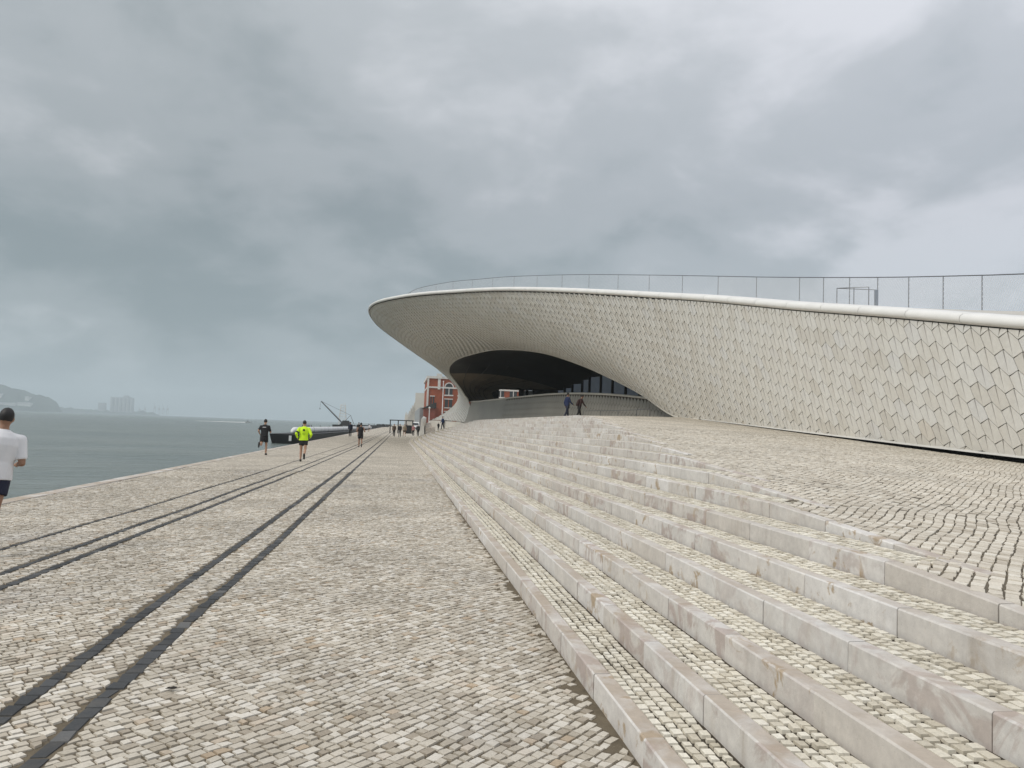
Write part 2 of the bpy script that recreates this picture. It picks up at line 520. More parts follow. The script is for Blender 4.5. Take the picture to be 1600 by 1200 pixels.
def add_stones(parent, name, stuffname, V, f, mat, nsingle=300):
    """the stones that show largest become single parts, the others one joined part"""
    cen = V[:, :4].mean(1)
    d = cen - EYE
    dist = np.linalg.norm(d, axis=1)
    a = np.linalg.norm(V[:, 0] - V[:, 2], axis=1) * np.linalg.norm(V[:, 1] - V[:, 3], axis=1)
    z = d @ np.array(_f)
    vis = (z > 0.3) & (np.abs(d @ np.array(_r)) < z * 0.66) & (np.abs(d @ np.array(_u)) < z * 0.495)
    show = np.where(vis, a * np.abs(d[:, 2]) / dist ** 3, 0)
    order = np.argsort(-show)
    single = order[:nsingle]
    rest = np.setdiff1d(np.arange(len(V)), single)
    fl = f.tolist()
    for i in single:
        me = raw_mesh(name, V[i] - cen[i], fl, mat)
        obj_from(name, me, parent, cen[i])
    if len(rest):
        Vr = V[rest]
        F = (np.arange(len(rest))[:, None, None] * V.shape[1] + f[None]).reshape(-1, f.shape[1])
        o = mesh(stuffname, Vr.reshape(-1, 3), F, mat, parent)
        o['kind'] = 'stuff'


def lownoise(x, y, s, seed):
    r = np.random.default_rng(seed)
    o = 0
    for k in range(5):
        a = r.uniform(0, 2 * np.pi); fq = s * (0.7 + 0.5 * k); ph = r.uniform(0, 6.28)
        o = o + np.sin((x * math.cos(a) + y * math.sin(a)) * fq + ph) / (1 + 0.35 * k)
    return o / 2.6


def diagonal_grid(x0, x1, y0, y1, rw, lmin, lmax, gap, ang, jit, wave=0.02, keep=None):
    """rows of setts running at an angle, staggered; returns outlines (N,4,2)"""
    ca, sa = math.cos(ang), math.sin(ang)
    cs = np.array([(x0, y0), (x1, y0), (x1, y1), (x0, y1)])
    U = cs[:, 0] * ca + cs[:, 1] * sa
    Vv = -cs[:, 0] * sa + cs[:, 1] * ca
    out = []
    nrows = int((Vv.max() - Vv.min()) / rw) + 1
    for r in range(nrows):
        v = Vv.min() + r * rw
        n = int((U.max() - U.min()) / ((lmin + lmax) / 2)) + 3
        le = rng.uniform(lmin, lmax, n)
        u = U.min() - rng.uniform(0, lmax) + np.concatenate([[0], np.cumsum(le)])
        ua, ub = u[:-1], u[1:]
        q = np.stack([np.stack([ua, np.full(n, v)], 1), np.stack([ub, np.full(n, v)], 1),
                      np.stack([ub, np.full(n, v + rw)], 1), np.stack([ua, np.full(n, v + rw)], 1)], 1)
        cx = q.mean(1)
        wx = cx[:, 0] * ca - cx[:, 1] * sa; wy = cx[:, 0] * sa + cx[:, 1] * ca
        ok = (wx > x0) & (wx < x1) & (wy > y0) & (wy < y1)
        if keep is not None:
            ok &= keep(wx, wy)
        if ok.any():
            out.append(q[ok])
    q = np.concatenate(out)
    # wander of the rows
    wv = lownoise(q[..., 0], q[..., 1], 1.1, 5) * wave + lownoise(q[..., 0], q[..., 1], 3.7, 9) * wave * 0.4
    q = q + np.stack([lownoise(q[..., 0], q[..., 1], 1.6, 21) * wave * 0.5, wv], -1)
    # joints
    c = q.mean(1, keepdims=True)
    g = rng.uniform(0.6, 1.5, (len(q), 1, 1)) * np.array(gap)[None, None]
    q = q - np.sign(q - c) * np.minimum(g, np.abs(q - c) * 0.5)
    q = q + rng.normal(0, jit, q.shape)
    return np.stack([q[..., 0] * ca - q[..., 1] * sa, q[..., 0] * sa + q[..., 1] * ca], -1)


# ------------------------------------------------------------------ promenade setts
PY1 = 27.0


def keep_prom(x, y):
    ok = (x < kx(1, y) - 0.005) & in_view(np.stack([x, y, np.zeros_like(x)], -1))
    for i in range(5):
        ok &= np.abs(x - rail_x(i, y)) > RHW[i] + 0.012
    return ok


Q = diagonal_grid(QE + 0.36, K0 + 0.1, 1.8, PY1, 0.066, 0.057, 0.100, (0.0048, 0.0054), R(45), 0.0045, 0.035, keep_prom)
for i in range(5):      # trim against the rail strips
    rx = rail_x(i, Q[..., 1])
    cen = Q.mean(1)[:, 0][:, None] - rail_x(i, Q.mean(1)[:, 1])[:, None]
    near = np.abs(Q[..., 0] - rx) < RHW[i] + 0.01
    near |= (np.sign(Q[..., 0] - rx) != np.sign(cen)) & (np.abs(cen) < 0.5)
    Q[..., 0] = np.where(near, rx + np.sign(cen) * (RHW[i] + 0.010), Q[..., 0])
Q[..., 0] = np.minimum(Q[..., 0], kx(1, Q[..., 1]) - 0.008)
Q[..., 0] = np.maximum(Q[..., 0], QE + 0.345)
cen = Q.mean(1)
zt = np.zeros(Q.shape[:2]) + 0.012 * lownoise(Q[..., 0], Q[..., 1], 0.9, 3)
# sand drifted over the setts along the first kerb
dk = kx(1, cen[:, 1]) - cen[:, 0]
drift = 0.01 + 0.11 * np.clip(lownoise(cen[:, 1], cen[:, 1] * 0.0, 1.15, 8) + 0.15, 0, 1) + 0.05 * lownoise(cen[:, 0], cen[:, 1], 11, 12) + 0.08 * np.exp(-((cen[:, 1] - 4.9) / 0.9) ** 2) + 0.05 * np.exp(-((cen[:, 1] - 8.3) / 0.6) ** 2)
sink = np.clip((drift + rng.normal(0, 0.05, len(dk)) - dk) / 0.10, 0, 1) * (cen[:, 1] < 16)
zt -= 0.028 * sink[:, None]
V, F, f = stones_mesh(Q, zt, 0.022, 0.0035, 0.0020)
add_stones(prom, 'cobblestone', 'cobblestones', V, f, M_COB)
# bed of sand below
ys = np.concatenate([np.arange(-4, PY1 + 0.1, 0.4)])
vv = []; ff = []
NX = 30
for y in ys:
    xs = np.linspace(QE + 0.33, float(kx(1, y)) + 0.02, NX)
    z = 0.012 * lownoise(xs, np.full(NX, y), 0.9, 3) - 0.0105
    vv += list(zip(xs, np.full(NX, y), z))
for i in range(len(ys) - 1):
    for j in range(NX - 1):
        a = i * NX + j
        ff.append((a, a + 1, a + NX + 1, a + NX))
mesh('sand_bed', vv, ff, M_SAND, prom, True)
# distant paving sheet
ys = np.concatenate([np.arange(PY1, 130, 4.0), [130, 170, 240, 420, 800]])
vv = []; ff = []
for y in ys:
    vv += [(QE + 0.33, y, 0.0), (float(kx(1, min(y, Y_END))) + (0 if y < Y_END else (y - Y_END) * 0.9), y, 0.0)]
ff = [(2 * i, 2 * i + 1, 2 * i + 3, 2 * i + 2) for i in range(len(ys) - 1)]
o = mesh('distant_paving', vv, ff, M_FAR_PROM, prom)

# basalt setts of the rail strips
SQ = []
for i in range(5):
    y = -1.0
    while y < 60:
        L = rng.uniform(0.12, 0.20)
        y2 = y + L
        if y2 > 1.5:
            g = 0.005
            a, c = rail_x(i, y), rail_x(i, y2)
            j = rng.normal(0, 0.009, (4, 2)); j[:, 1] *= 0.5
            SQ.append(np.array([(a - RHW[i], y + g), (a + RHW[i], y + g), (c + RHW[i], y2 - g), (c - RHW[i], y2 - g)]) + j)
        y = y2
SQ = np.array(SQ)
SQ = SQ[in_view(np.concatenate([SQ.mean(1), np.zeros((len(SQ), 1))], 1))]
z = 0.012 * lownoise(SQ[..., 0], SQ[..., 1], 0.9, 3) * (1 - smoothstep(22, 27, SQ[..., 1])) - 0.003 + 0.006 * smoothstep(22, 27, SQ[..., 1])
V, F, f = stones_mesh(SQ, z, 0.012, 0.006, 0.0015)
add_stones(prom, 'basalt_sett', 'basalt_setts', V, f, M_BASALT)
mb = MB()
for i in range(5):
    yy = np.arange(60, 171, 10.0)
    for a, c in zip(yy[:-1], yy[1:]):
        mb.quad((rail_x(i, a) - RHW[i], a, 0.005), (rail_x(i, a) + RHW[i], a, 0.005), (rail_x(i, c) + RHW[i], c, 0.005), (rail_x(i, c) - RHW[i], c, 0.005))
mb.build('distant_basalt_strip', M_BASALT, prom)

# quay edge: coping blocks and wall
cop_v = []
y = -3.0
while y < 330:
    L = rng.uniform(1.25, 1.6) if y < 80 else 6.0
    e = 0.006
    x0, x1, z0, z1, bv = QE, QE + 0.335, -0.42, 0.012 + rng.normal(0, 0.002), 0.03
    cop_v.append([(x0, y + e, z0), (x1, y + e, z0), (x1, y + e, z1), (x0 + bv, y + e, z1), (x0, y + e, z1 - bv),
                  (x0, y + L - e, z0), (x1, y + L - e, z0), (x1, y + L - e, z1), (x0 + bv, y + L - e, z1), (x0, y + L - e, z1 - bv)])
    y += L
cop_f = [(0, 1, 2, 3, 4), (9, 8, 7, 6, 5), (0, 5, 6, 1), (1, 6, 7, 2), (2, 7, 8, 3), (3, 8, 9, 4), (4, 9, 5, 0)]
for P in cop_v:
    P = np.array(P); c0 = P.mean(0)
    o = mesh('coping_block', P - c0, cop_f, M_KERB, prom, loc=c0)
MB().box(QE + 0.02, QE + 0.4, -6, 420, -5, -0.43).build('quay_wall', simple('quay_masonry', (0.20, 0.18, 0.15), 0.9, var=0.3, scale=1.2), prom)

# ------------------------------------------------------------------ steps
def kerb_top(k, y):
    """level of kerb k at y, cut off where the sloping terrace is lower"""
    return np.minimum(RISE * k, ramp_z(kx(k, y), y) + 0.004)


KF = [(0, 1, 2, 3, 4), (9, 8, 7, 6, 5), (0, 5, 6, 1), (1, 6, 7, 2), (2, 7, 8, 3), (3, 8, 9, 4), (4, 9, 5, 0)]
blocks = []
for k in range(1, NK + 1):
    y = -2.0 - rng.uniform(0, 1)
    while y < Y_END:
        L = rng.uniform(0.94, 1.08)
        ya, yb = y, min(y + L, Y_END)
        y += L
        za, zb = float(kerb_top(k, ya)), float(kerb_top(k, yb))
        low = RISE * (k - 1)
        if max(za, zb) < low + 0.012:
            continue
        e = 0.0032
        bz = low - 0.10
        bv = 0.009
        jx = rng.normal(0, 0.0025); jz = rng.normal(0, 0.0015)
        xa, xb = float(kx(k, ya)) + jx, float(kx(k, yb)) + jx
        P = np.array([(xa, ya + e, bz), (xa + KW, ya + e, bz), (xa + KW, ya + e, za + jz), (xa + bv, ya + e, za + jz), (xa, ya + e, za + jz - bv),
                      (xb, yb - e, bz), (xb + KW, yb - e, bz), (xb + KW, yb - e, zb + jz), (xb + bv, yb - e, zb + jz), (xb, yb - e, zb + jz - bv)])
        if ya > 0.2 and not in_view(P.mean(0)[None], 0.3)[0]:
            continue
        blocks.append(P)
B = np.array(blocks)
cen = B.mean(1)
d = cen - EYE
z = d @ np.array(_f)
vis = (z > 0.3) & (np.abs(d @ np.array(_r)) < z * 0.667 + 0.4) & (np.abs(d @ np.array(_u)) < z * 0.5 + 0.3)
order = np.argsort(np.where(vis, np.linalg.norm(d, axis=1), 1e9))
for i in order[:300]:
    mesh('kerb_block', B[i] - cen[i], KF, M_KERB, steps, loc=cen[i])
rest = order[300:]
vv = B[rest].reshape(-1, 3)
ff = [tuple(n * 10 + q for q in face) for n in range(len(rest)) for face in KF]
o = mesh('kerb_blocks', vv, ff, M_KERB, steps); o['kind'] = 'stuff'

# treads: setts in rows along the kerb
TY1 = 40.0
allV = []
for k in range(1, NK):
    w0 = KX[k] - KX[k - 1] - KW - 0.022
    nrow = 4 if k < 6 else 5
    rw = w0 / nrow
    for r in range(nrow):
        n = int((TY1 + 1) / 0.075)
        le = rng.uniform(0.062, 0.10, n)
        yy = 0.5 + np.concatenate([[0], np.cumsum(le)])
        yy = yy[yy < TY1]
        ya, yb = yy[:-1], yy[1:]
        N = len(ya)
        xa0 = kx(k, ya) + KW + 0.003 + r * rw
        xb0 = kx(k, yb) + KW + 0.003 + r * rw
        q = np.stack([np.stack([xa0, ya], 1), np.stack([xa0 + rw, ya], 1), np.stack([xb0 + rw, yb], 1), np.stack([xb0, yb], 1)], 1)
        wob = lownoise(q[..., 1], q[..., 0] * 2 + k, 5.0, 31 + k) * 0.006
        q[..., 0] += wob if 0 < r < nrow - 1 else wob * 0.3
        c = q.mean(1, keepdims=True)
        q = q - np.sign(q - c) * np.minimum(rng.uniform(0.7, 1.6, (N, 1, 1)) * 0.0080, np.abs(q - c) * 0.4)
        q = q + rng.normal(0, 0.003, q.shape)
        zz = np.minimum(RISE * k - 0.003, 99) + 0 * q[..., 0]
        # keep where the stair stands lower than the terrace
        okk = ramp_z(c[:, 0, 0], c[:, 0, 1]) > RISE * k + 0.0
        P = np.concatenate([c[:, 0], np.full((N, 1), RISE * k)], 1)
        okk &= in_view(P)
        if okk.any():
            allV.append(stones_mesh(q[okk], zz[okk], 0.022, 0.004, 0.0018)[0])
V = np.concatenate(allV)
add_stones(steps, 'tread_cobblestone', 'tread_cobblestones', V, f, M_TREAD)
# bed under the treads, and distant tread paving
bed = MB(); fart = MB()
for k in range(1, NK + 1):
    ys = np.concatenate([np.arange(-3, Y_END, 2.0), [Y_END]])
    for a, c in zip(ys[:-1], ys[1:]):
        pts = []
        wid = (KX[k] - KX[k - 1]) + 0.03 if k < NK else 0.3
        for yq, side in ((a, 0), (a, 1), (c, 1), (c, 0)):
            x = float(kx(k, yq)) + (KW - 0.02 if side == 0 else wid)
            pts.append((x, yq))
        lev = RISE * k
        za = min(lev, float(ramp_z(kx(k, a), a))); zc = min(lev, float(ramp_z(kx(k, c), c)))
        bed.quad(*[(p[0], p[1], (za if i < 2 else zc) - 0.019) for i, p in enumerate(pts)])
        if c > TY1 and k < NK:
            fart.quad(*[(p[0] - (0.065 if i in (1, 2) else 0), p[1], lev - 0.004) for i, p in enumerate(pts)])
bed.build('tread_bed', M_JOINT, steps)
fart.build('distant_tread_paving', M_FAR_TREAD, steps)

# ------------------------------------------------------------------ sloping terrace
RY1 = 24.0


def stair_limit(x, y):
    """true where the terrace surface (not a tread) is the ground"""
    r = ramp_z(x, y)
    ok = np.zeros(np.shape(x), bool)
    for k in range(1, NK + 1):
        lo = kx(k, y) + KW
        hi = kx(k + 1, y) if k < NK else 99
        inb = (x > lo) & (x < hi)
        ok |= inb & (RISE * k >= r)
        # the kerb itself sunk below the terrace
        ink = (x >= kx(k, y)) & (x <= lo)
        ok |= ink & (RISE * (k - 1) + 0.012 > r)
    return ok


def keep_ramp(x, y):
    return stair_limit(x, y) & (x < 15.4) & in_view(np.stack([x, y, ramp_z(x, y)], -1))


Q = diagonal_grid(2.6, 15.6, 0.5, RY1, 0.086, 0.075, 0.125, (0.0030, 0.0038), R(47), 0.0042, 0.05, keep_ramp)
zt = ramp_z(Q[..., 0], Q[..., 1]) + 0.003 * lownoise(Q[..., 0], Q[..., 1], 1.3, 44)
V, F, f = stones_mesh(Q, zt, 0.024, 0.006, 0.0028)
add_stones(terr, 'terrace_cobblestone', 'terrace_cobblestones', V, f, M_RAMP)
# bed and distant paving of the terrace
def sheet(x0f, x1, ya, yb, nx, ny, dz, mat, name, parent):
    vv = []; ff = []
    for j in range(ny + 1):
        y = ya + (yb - ya) * j / ny
        xs = np.linspace(float(x0f(y)), x1(y) if callable(x1) else x1, nx + 1)
        z = ramp_z(xs, np.full(nx + 1, y)) + dz
        vv += list(zip(xs, np.full(nx + 1, y), z))
    for j in range(ny):
        for i in range(nx):
            a = j * (nx + 1) + i
            ff.append((a, a + 1, a + nx + 2, a + nx + 1))
    return mesh(name, vv, ff, mat, parent, True)


def first_x(y):
    r = float(ramp_z(KX[5], y))
    for k in range(1, NK + 1):
        if RISE * k >= float(ramp_z(kx(k, y), y)) - 0.001:
            return kx(k, y) + KW - 0.03
    return kx(NK, y) + KW - 0.03


sheet(first_x, 17.5, -3, RY1, 26, 54, -0.007, M_TJOINT, 'terrace_bed', terr)
sheet(first_x, 17.5, RY1, 104, 30, 80, 0.0, M_FAR_RAMP, 'distant_terrace_paving', terr)

# ================================================================== MUSEUM
museum = empty('museum_building', (15.5, 43.5, 2.6))
tag(museum, 'low white tiled museum with a sweeping overhanging lip and a dark eye-shaped opening', 'building')


def mpart(o):      # parent while keeping world coordinates
    o.parent = museum
    o.matrix_parent_inverse = Matrix.Translation(-museum.location)
    return o


# control sections: lip point, lower point
SEC = [
    ((17.2, 4.0, 2.75), (16.5, 3.5, 0.95)),
    ((16.25, 9.0, 3.35), (16.0, 9.0, 1.14)),
    ((15.48, 13.3, 4.02), (15.75, 13.4, 1.29)),
    ((14.94, 16.65, 4.60), (15.62, 16.6, 1.41)),
    ((14.60, 21.05, 5.46), (15.53, 20.9, 1.62)),
    ((14.29, 26.13, 6.42), (15.50, 26.0, 1.88)),
    ((13.98, 29.68, 7.13), (15.49, 29.6, 2.07)),
    ((13.51, 33.29, 7.85), (15.50, 33.4, 2.28)),
    ((12.63, 37.97, 8.72), (15.54, 38.2, 2.53)),
    ((11.43, 42.37, 9.54), (15.52, 42.4, 2.76)),
    ((9.53, 47.83, 10.51), (14.92, 47.4, 4.32)),
    ((7.37, 53.08, 11.36), (13.85, 52.9, 5.84)),
    ((5.52, 57.3, 11.93), (13.0, 57.1, 6.86)),
    ((3.37, 61.99, 12.45), (12.0, 62.0, 7.87)),
    ((1.91, 64.96, 12.75), (11.1, 66.2, 8.52)),
    ((0.33, 68.22, 13.02), (10.04, 70.83, 9.04)),
    ((-0.81, 70.75, 13.18), (8.88, 76.37, 9.48)),
    ((-2.04, 73.7, 13.34), (7.52, 82.3, 9.55)),
    ((-3.05, 76.82, 13.44), (6.12, 86.2, 9.25)),
    ((-3.66, 80.5, 13.50), (5.42, 88.3, 8.66)),
    ((-3.77, 85.0, 13.45), (5.35, 89.2, 7.95)),
    ((-3.15, 89.4, 13.02), (5.75, 89.7, 7.40)),
    ((-1.75, 94.0, 12.45), (6.22, 90.2, 6.92)),
    ((-0.10, 97.8, 11.82), (6.93, 91.0, 6.17)),
    ((2.0, 101.8, 11.0), (7.46, 91.5, 5.45)),
    ((4.4, 106.0, 9.9), (8.03, 92.0, 4.68)),
    ((7.0, 110.0, 8.8), (8.44, 92.6, 2.40)),
    ((8.6, 114.0, 7.0), (6.5, 98.0, 2.36)),
    ((9.0, 118.0, 5.4), (4.3, 105.0, 2.45)),
    ((9.2, 123.0, 3.8), (4.2, 116.0, 2.3)),
]
LC = sm([s[0] for s in SEC], 14)
BC = sm([s[1] for s in SEC], 14)
NS = len(LC)
# the tile columns lean: slide the lower ends back along the foot line
_bs = np.concatenate([[0], np.cumsum(np.linalg.norm(np.diff(BC, axis=0), axis=1))])
_fr = np.arange(NS) / (NS - 1)
_sh = np.interp(_fr, [0, 0.06, 0.2, 0.34, 0.48, 0.62, 1], [0, 0.8, 1.1, 1.6, 1.5, 0, 0])
BC = np.stack([np.interp(_bs - _sh, _bs, BC[:, k]) for k in range(3)], 1)
M_ = 28


def profile(L, Bp, i):
    d = Bp - L
    fr = i / (NS - 1)
    flank = np.array([[0.30, 0.33, 0.33], [0.64, 0.66, 0.67]])       # near flank: an almost plain leaning wall
    brow = np.array([[0.20, 0.24, 0.34], [0.60, 0.60, 0.76]])        # over the opening
    cheek = np.array([[0.34, 0.34, 0.30], [0.72, 0.72, 0.64]])       # far flank
    foot = np.array([[0.34, 0.34, 0.40], [0.66, 0.66, 0.76]])
    keys = [(0.0, flank), (0.30, flank), (0.46, brow), (0.66, brow), (0.80, cheek), (0.90, cheek), (0.95, foot), (1.0, foot)]
    for (f0, k0), (f1, k1) in zip(keys[:-1], keys[1:]):
        if f0 <= fr <= f1:
            w_ = (fr - f0) / (f1 - f0)
            a, c = k0 * (1 - w_) + k1 * w_
            break
    P1, P2 = L + d * a, L + d * c
    t_ = np.linspace(0, 1, M_)[:, None]
    return (1 - t_) ** 3 * L + 3 * (1 - t_) ** 2 * t_ * P1 + 3 * (1 - t_) * t_ ** 2 * P2 + t_ ** 3 * Bp


PR = np.array([profile(LC[i], BC[i], i) for i in range(NS)])           # NS,M,3
seg = np.linalg.norm(np.diff(PR, axis=1), axis=2)
VL = np.concatenate([np.zeros((NS, 1)), np.cumsum(seg, 1)], 1)          # arc length down each section
VMAX = VL[:, -1]
mid_line = PR[:, 0] * 0.65 + PR[:, M_ // 2] * 0.35
SL = np.concatenate([[0], np.cumsum(np.linalg.norm(np.diff(mid_line, axis=0), axis=1))])


def surf(s, v):
    """point on the shell: s metres along, v metres below the lip"""
    fi = np.interp(s, SL, np.arange(NS)); i = np.clip(fi.astype(int), 0, NS - 2); w_ = fi - i
    out = []
    for ii in (i, i + 1):
        vv_ = np.clip(v, 0, VMAX[ii])
        o_ = np.empty(v.shape + (3,))
        for n in range(len(v.ravel())):
            pass
        # vectorised table lookup on a common parameter
        t_ = np.empty(v.shape)
        fl = ii.ravel(); vf = vv_.ravel(); tf = np.empty(len(fl))
        for u_ in np.unique(fl):
            mk = fl == u_
            tf[mk] = np.interp(vf[mk], VL[u_], np.arange(M_))
        t_ = tf.reshape(v.shape)
        j = np.clip(t_.astype(int), 0, M_ - 2); q = (t_ - j)[..., None]
        out.append(PR[ii, j] * (1 - q) + PR[ii, j + 1] * q)
    w_ = w_[..., None]
    return out[0] * (1 - w_) + out[1] * w_


def surf_n(s, v):
    e = 0.08
    vm = np.interp(s, SL, VMAX)
    v = np.minimum(v, vm - e)
    ds = surf(s + e, v) - surf(np.maximum(s - e, 0), v)
    dv = surf(s, v + e) - surf(s, np.maximum(v - e, 0))
    n = np.cross(dv, ds)
    n /= np.maximum(np.linalg.norm(n, axis=-1, keepdims=True), 1e-9)
    return n


# orientation: outwards (towards the river / down)
_n = surf_n(np.array([SL[NS // 3]]), np.array([1.0]))[0]
SGN = 1.0 if _n[0] < 0 else -1.0

# backing shell
vv = PR.copy()
nn = np.zeros_like(vv)
gs = np.repeat(SL[:, None], M_, 1)
nn = surf_n(gs, VL) * SGN
vv = (PR - nn * 0.05)
ff = [(i * M_ + j, i * M_ + j + 1, (i + 1) * M_ + j + 1, (i + 1) * M_ + j) for i in range(NS - 1) for j in range(M_ - 1)]
mpart(mesh('shell', vv.reshape(-1, 3), ff, M_BACK, None, True))


def hex_tiles(smax, vm_fun, P_, H_, A_, surf_, surfn_, v_start, smin=0.0, skip=None, relief=1.0):
    """folded hexagonal tiles in staggered rows on a surface; returns (N,14,3)"""
    S = []; Vv = []; Hh = []
    ro = 0.0
    nrow = int(np.max(vm_fun(np.linspace(smin, smax, 300))) / H_) + 3
    for r in range(nrow):
        vr = v_start + r * H_
        ro -= P_ / 3
        j = np.arange(int((smax - smin) / P_) + 3)
        s0 = smin + (ro % P_) + (j - 1) * P_
        vmc = vm_fun(s0 + P_ / 2)
        s0 = s0[(s0 > smin) & (s0 + P_ < smax) & (vr < vmc - 0.07)]
        if not len(s0): continue
        #       A      B'          B          C    D    E          F
        so = np.array([0, P_ / 3, P_ / 3, P_, P_, P_ * 2 / 3, 0])
        vo = np.array([A_, 0, 0, A_, H_, H_ + A_, H_])
        ho = np.array([0.006, 0.008, 0.020, 0.006, 0.010, 0.017, 0.014]) * relief
        S.append(s0[:, None] + so); Vv.append(np.repeat((vr + vo)[None], len(s0), 0)); Hh.append(np.repeat(ho[None], len(s0), 0))
    S = np.concatenate(S); Vv = np.concatenate(Vv); Hh = np.concatenate(Hh)
    cs = S.mean(1, keepdims=True); cv = Vv.mean(1, keepdims=True)
    g = 0.016
    wide = 1 + 1.5 * smoothstep(16, 58, cs) if relief == 1.0 else 1.0
    Hh = Hh * wide
    S = S - np.sign(S - cs) * g * wide; Vv = Vv - np.sign(Vv - cv) * 0.013 * wide
    mid_s = (S[:, 1] + S[:, 2]) / 2
    wd = wide[:, 0] if relief == 1.0 else 1.0
    S[:, 1] = mid_s - 0.016 * wd; S[:, 2] = mid_s + 0.016 * wd
    vm = vm_fun(S)
    Vv = np.clip(Vv, 0.06, vm - 0.03)
    ok = (Vv.max(1) - Vv.min(1)) > 0.05
    S, Vv, Hh = S[ok], Vv[ok], Hh[ok]
    P = surf_(S, Vv); N_ = surfn_(S, Vv)
    front = P + N_ * (Hh[..., None] + rng.normal(0, 0.0012, (len(S), 1, 1)))
    back = P - N_ * 0.03
    return np.concatenate([front, back], 1)


# front faces: left facet A B' E F, right facet B C D E, step B B' E; rim
TFACES = [(0, 1, 5, 6), (2, 3, 4, 5), (0, 7, 8, 1), (1, 8, 12, 5), (9, 2, 5, 12), (2, 9, 10, 3), (3, 10, 11, 4), (4, 11, 12, 5), (5, 12, 13, 6), (6, 13, 7, 0)]


def vmax_of(s):
    return np.interp(s, SL, VMAX)


T = hex_tiles(SL[-1] - 6, vmax_of, 0.57, 0.54, 0.20, surf, lambda s, v: surf_n(s, v) * SGN, -0.42, 0.4)


def add_tiles(T, name, stuffname, mat, nsingle):
    cen = T[:, :7].mean(1)
    d = cen - EYE
    z = d @ np.array(_f)
    px = d @ np.array(_r) / z; py = d @ np.array(_u) / z
    vis = (z > 0.3) & (np.abs(px) < 0.66) & (np.abs(py) < 0.5)
    dd = np.stack([(T[:, :7] - EYE) @ np.array(_r), (T[:, :7] - EYE) @ np.array(_u)], -1) / ((T[:, :7] - EYE) @ np.array(_f))[..., None]
    size = (dd[..., 0].max(1) - dd[..., 0].min(1)) * (dd[..., 1].max(1) - dd[..., 1].min(1))
    order = np.argsort(-np.where(vis, size, 0))
    for i in order[:nsingle]:
        me = raw_mesh(name, T[i] - cen[i], TFACES, mat)
        mpart(obj_from(name, me, None, cen[i]))
    rest = order[nsingle:]
    if len(rest):
        n14 = T.shape[1]
        ff = [tuple(k * n14 + q for q in fc) for k in range(len(rest)) for fc in TFACES]
        o = mpart(mesh(stuffname, T[rest].reshape(-1, 3), ff, mat)); o['kind'] = 'stuff'


add_tiles(T, 'facade_tile', 'facade_tiles', M_TILE, 300)

# smooth rolled edge round the opening and along the foot (metal trim)
edge = MB()
k0 = 14 * 8 + 6
edge.tube([tuple(p) for p in BC[k0:14 * 25:3]], 0.07, 6)
mpart(edge.build('opening_trim', M_SMOOTH, None, True))
mb = MB()
pts = BC[0:14 * 8 + 8:3]
for a, c in zip(pts[:-1], pts[1:]):
    mb.hexa([a + (-0.03, 0, -0.02), c + (-0.03, 0, -0.02), c + (0.12, 0, -0.02), a + (0.12, 0, -0.02),
             a + (-0.03, 0, 0.035), c + (-0.03, 0, 0.035), c + (0.12, 0, 0.035), a + (0.12, 0, 0.035)])
mpart(mb.build('base_trim', M_LIP))
mb = MB()       # recess behind the gap at the foot, its shade painted near-black
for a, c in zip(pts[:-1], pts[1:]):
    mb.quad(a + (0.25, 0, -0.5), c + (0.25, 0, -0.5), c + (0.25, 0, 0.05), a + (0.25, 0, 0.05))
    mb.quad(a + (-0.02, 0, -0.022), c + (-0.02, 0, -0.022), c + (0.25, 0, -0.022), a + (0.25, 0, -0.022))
mpart(mb.build('base_recess', M_SHADE))

mb = MB()       # low plinth under the flared far foot
pts = BC[14 * 26 - 4::4]
for a, c in zip(pts[:-1], pts[1:]):
    mb.quad((a[0], a[1], -0.1), (c[0], c[1], -0.1), c + (0, 0, -0.10), a + (0, 0, -0.10))
mpart(mb.build('foot_plinth', M_SMOOTH))

# ------------------------------------------------------------------ lip panels
LS = np.concatenate([[0], np.cumsum(np.linalg.norm(np.diff(LC, axis=0), axis=1))])
tan = np.gradient(LC, axis=0); tan /= np.linalg.norm(tan, axis=1)[:, None]
outw = np.stack([-tan[:, 1], tan[:, 0], np.zeros(NS)], 1); outw /= np.linalg.norm(outw, axis=1)[:, None]
prof = [(0.02, -0.02), (0.10, 0.03), (0.13, 0.10), (0.10, 0.19), (0.0, 0.26), (-0.30, 0.31), (-0.55, 0.33), (-0.55, 0.20), (-0.1, 0.02)]


def lip_at(s):
    p = np.array([np.interp(s, LS, LC[:, k]) for k in range(3)])
    o_ = np.array([np.interp(s, LS, outw[:, k]) for k in range(3)])
    return p, o_


s = 0.0
while s < LS[-1] - 3:
    L = rng.uniform(2.0, 2.3)
    mb = MB()
    rings = []
    for q in np.linspace(s + 0.012, s + L - 0.012, 5):
        p, o_ = lip_at(q)
        e = 0.0
        rings.append([tuple(p + o_ * a + np.array([0, 0, h])) for a, h in prof])
    n = len(prof)
    for rg in rings: mb.v += rg
    for i in range(4):
        for k in range(n):
            mb.f.append((i * n + k, i * n + (k + 1) % n, (i + 1) * n + (k + 1) % n, (i + 1) * n + k))
    e0 = len(mb.v); mb.v += rings[0] + rings[-1]
    mb.f.append(tuple(e0 + k for k in range(n))); mb.f.append(tuple(e0 + n + k for k in reversed(range(n))))
    mpart(mb.build('lip_panel', M_LIP, None, True))
    s += L
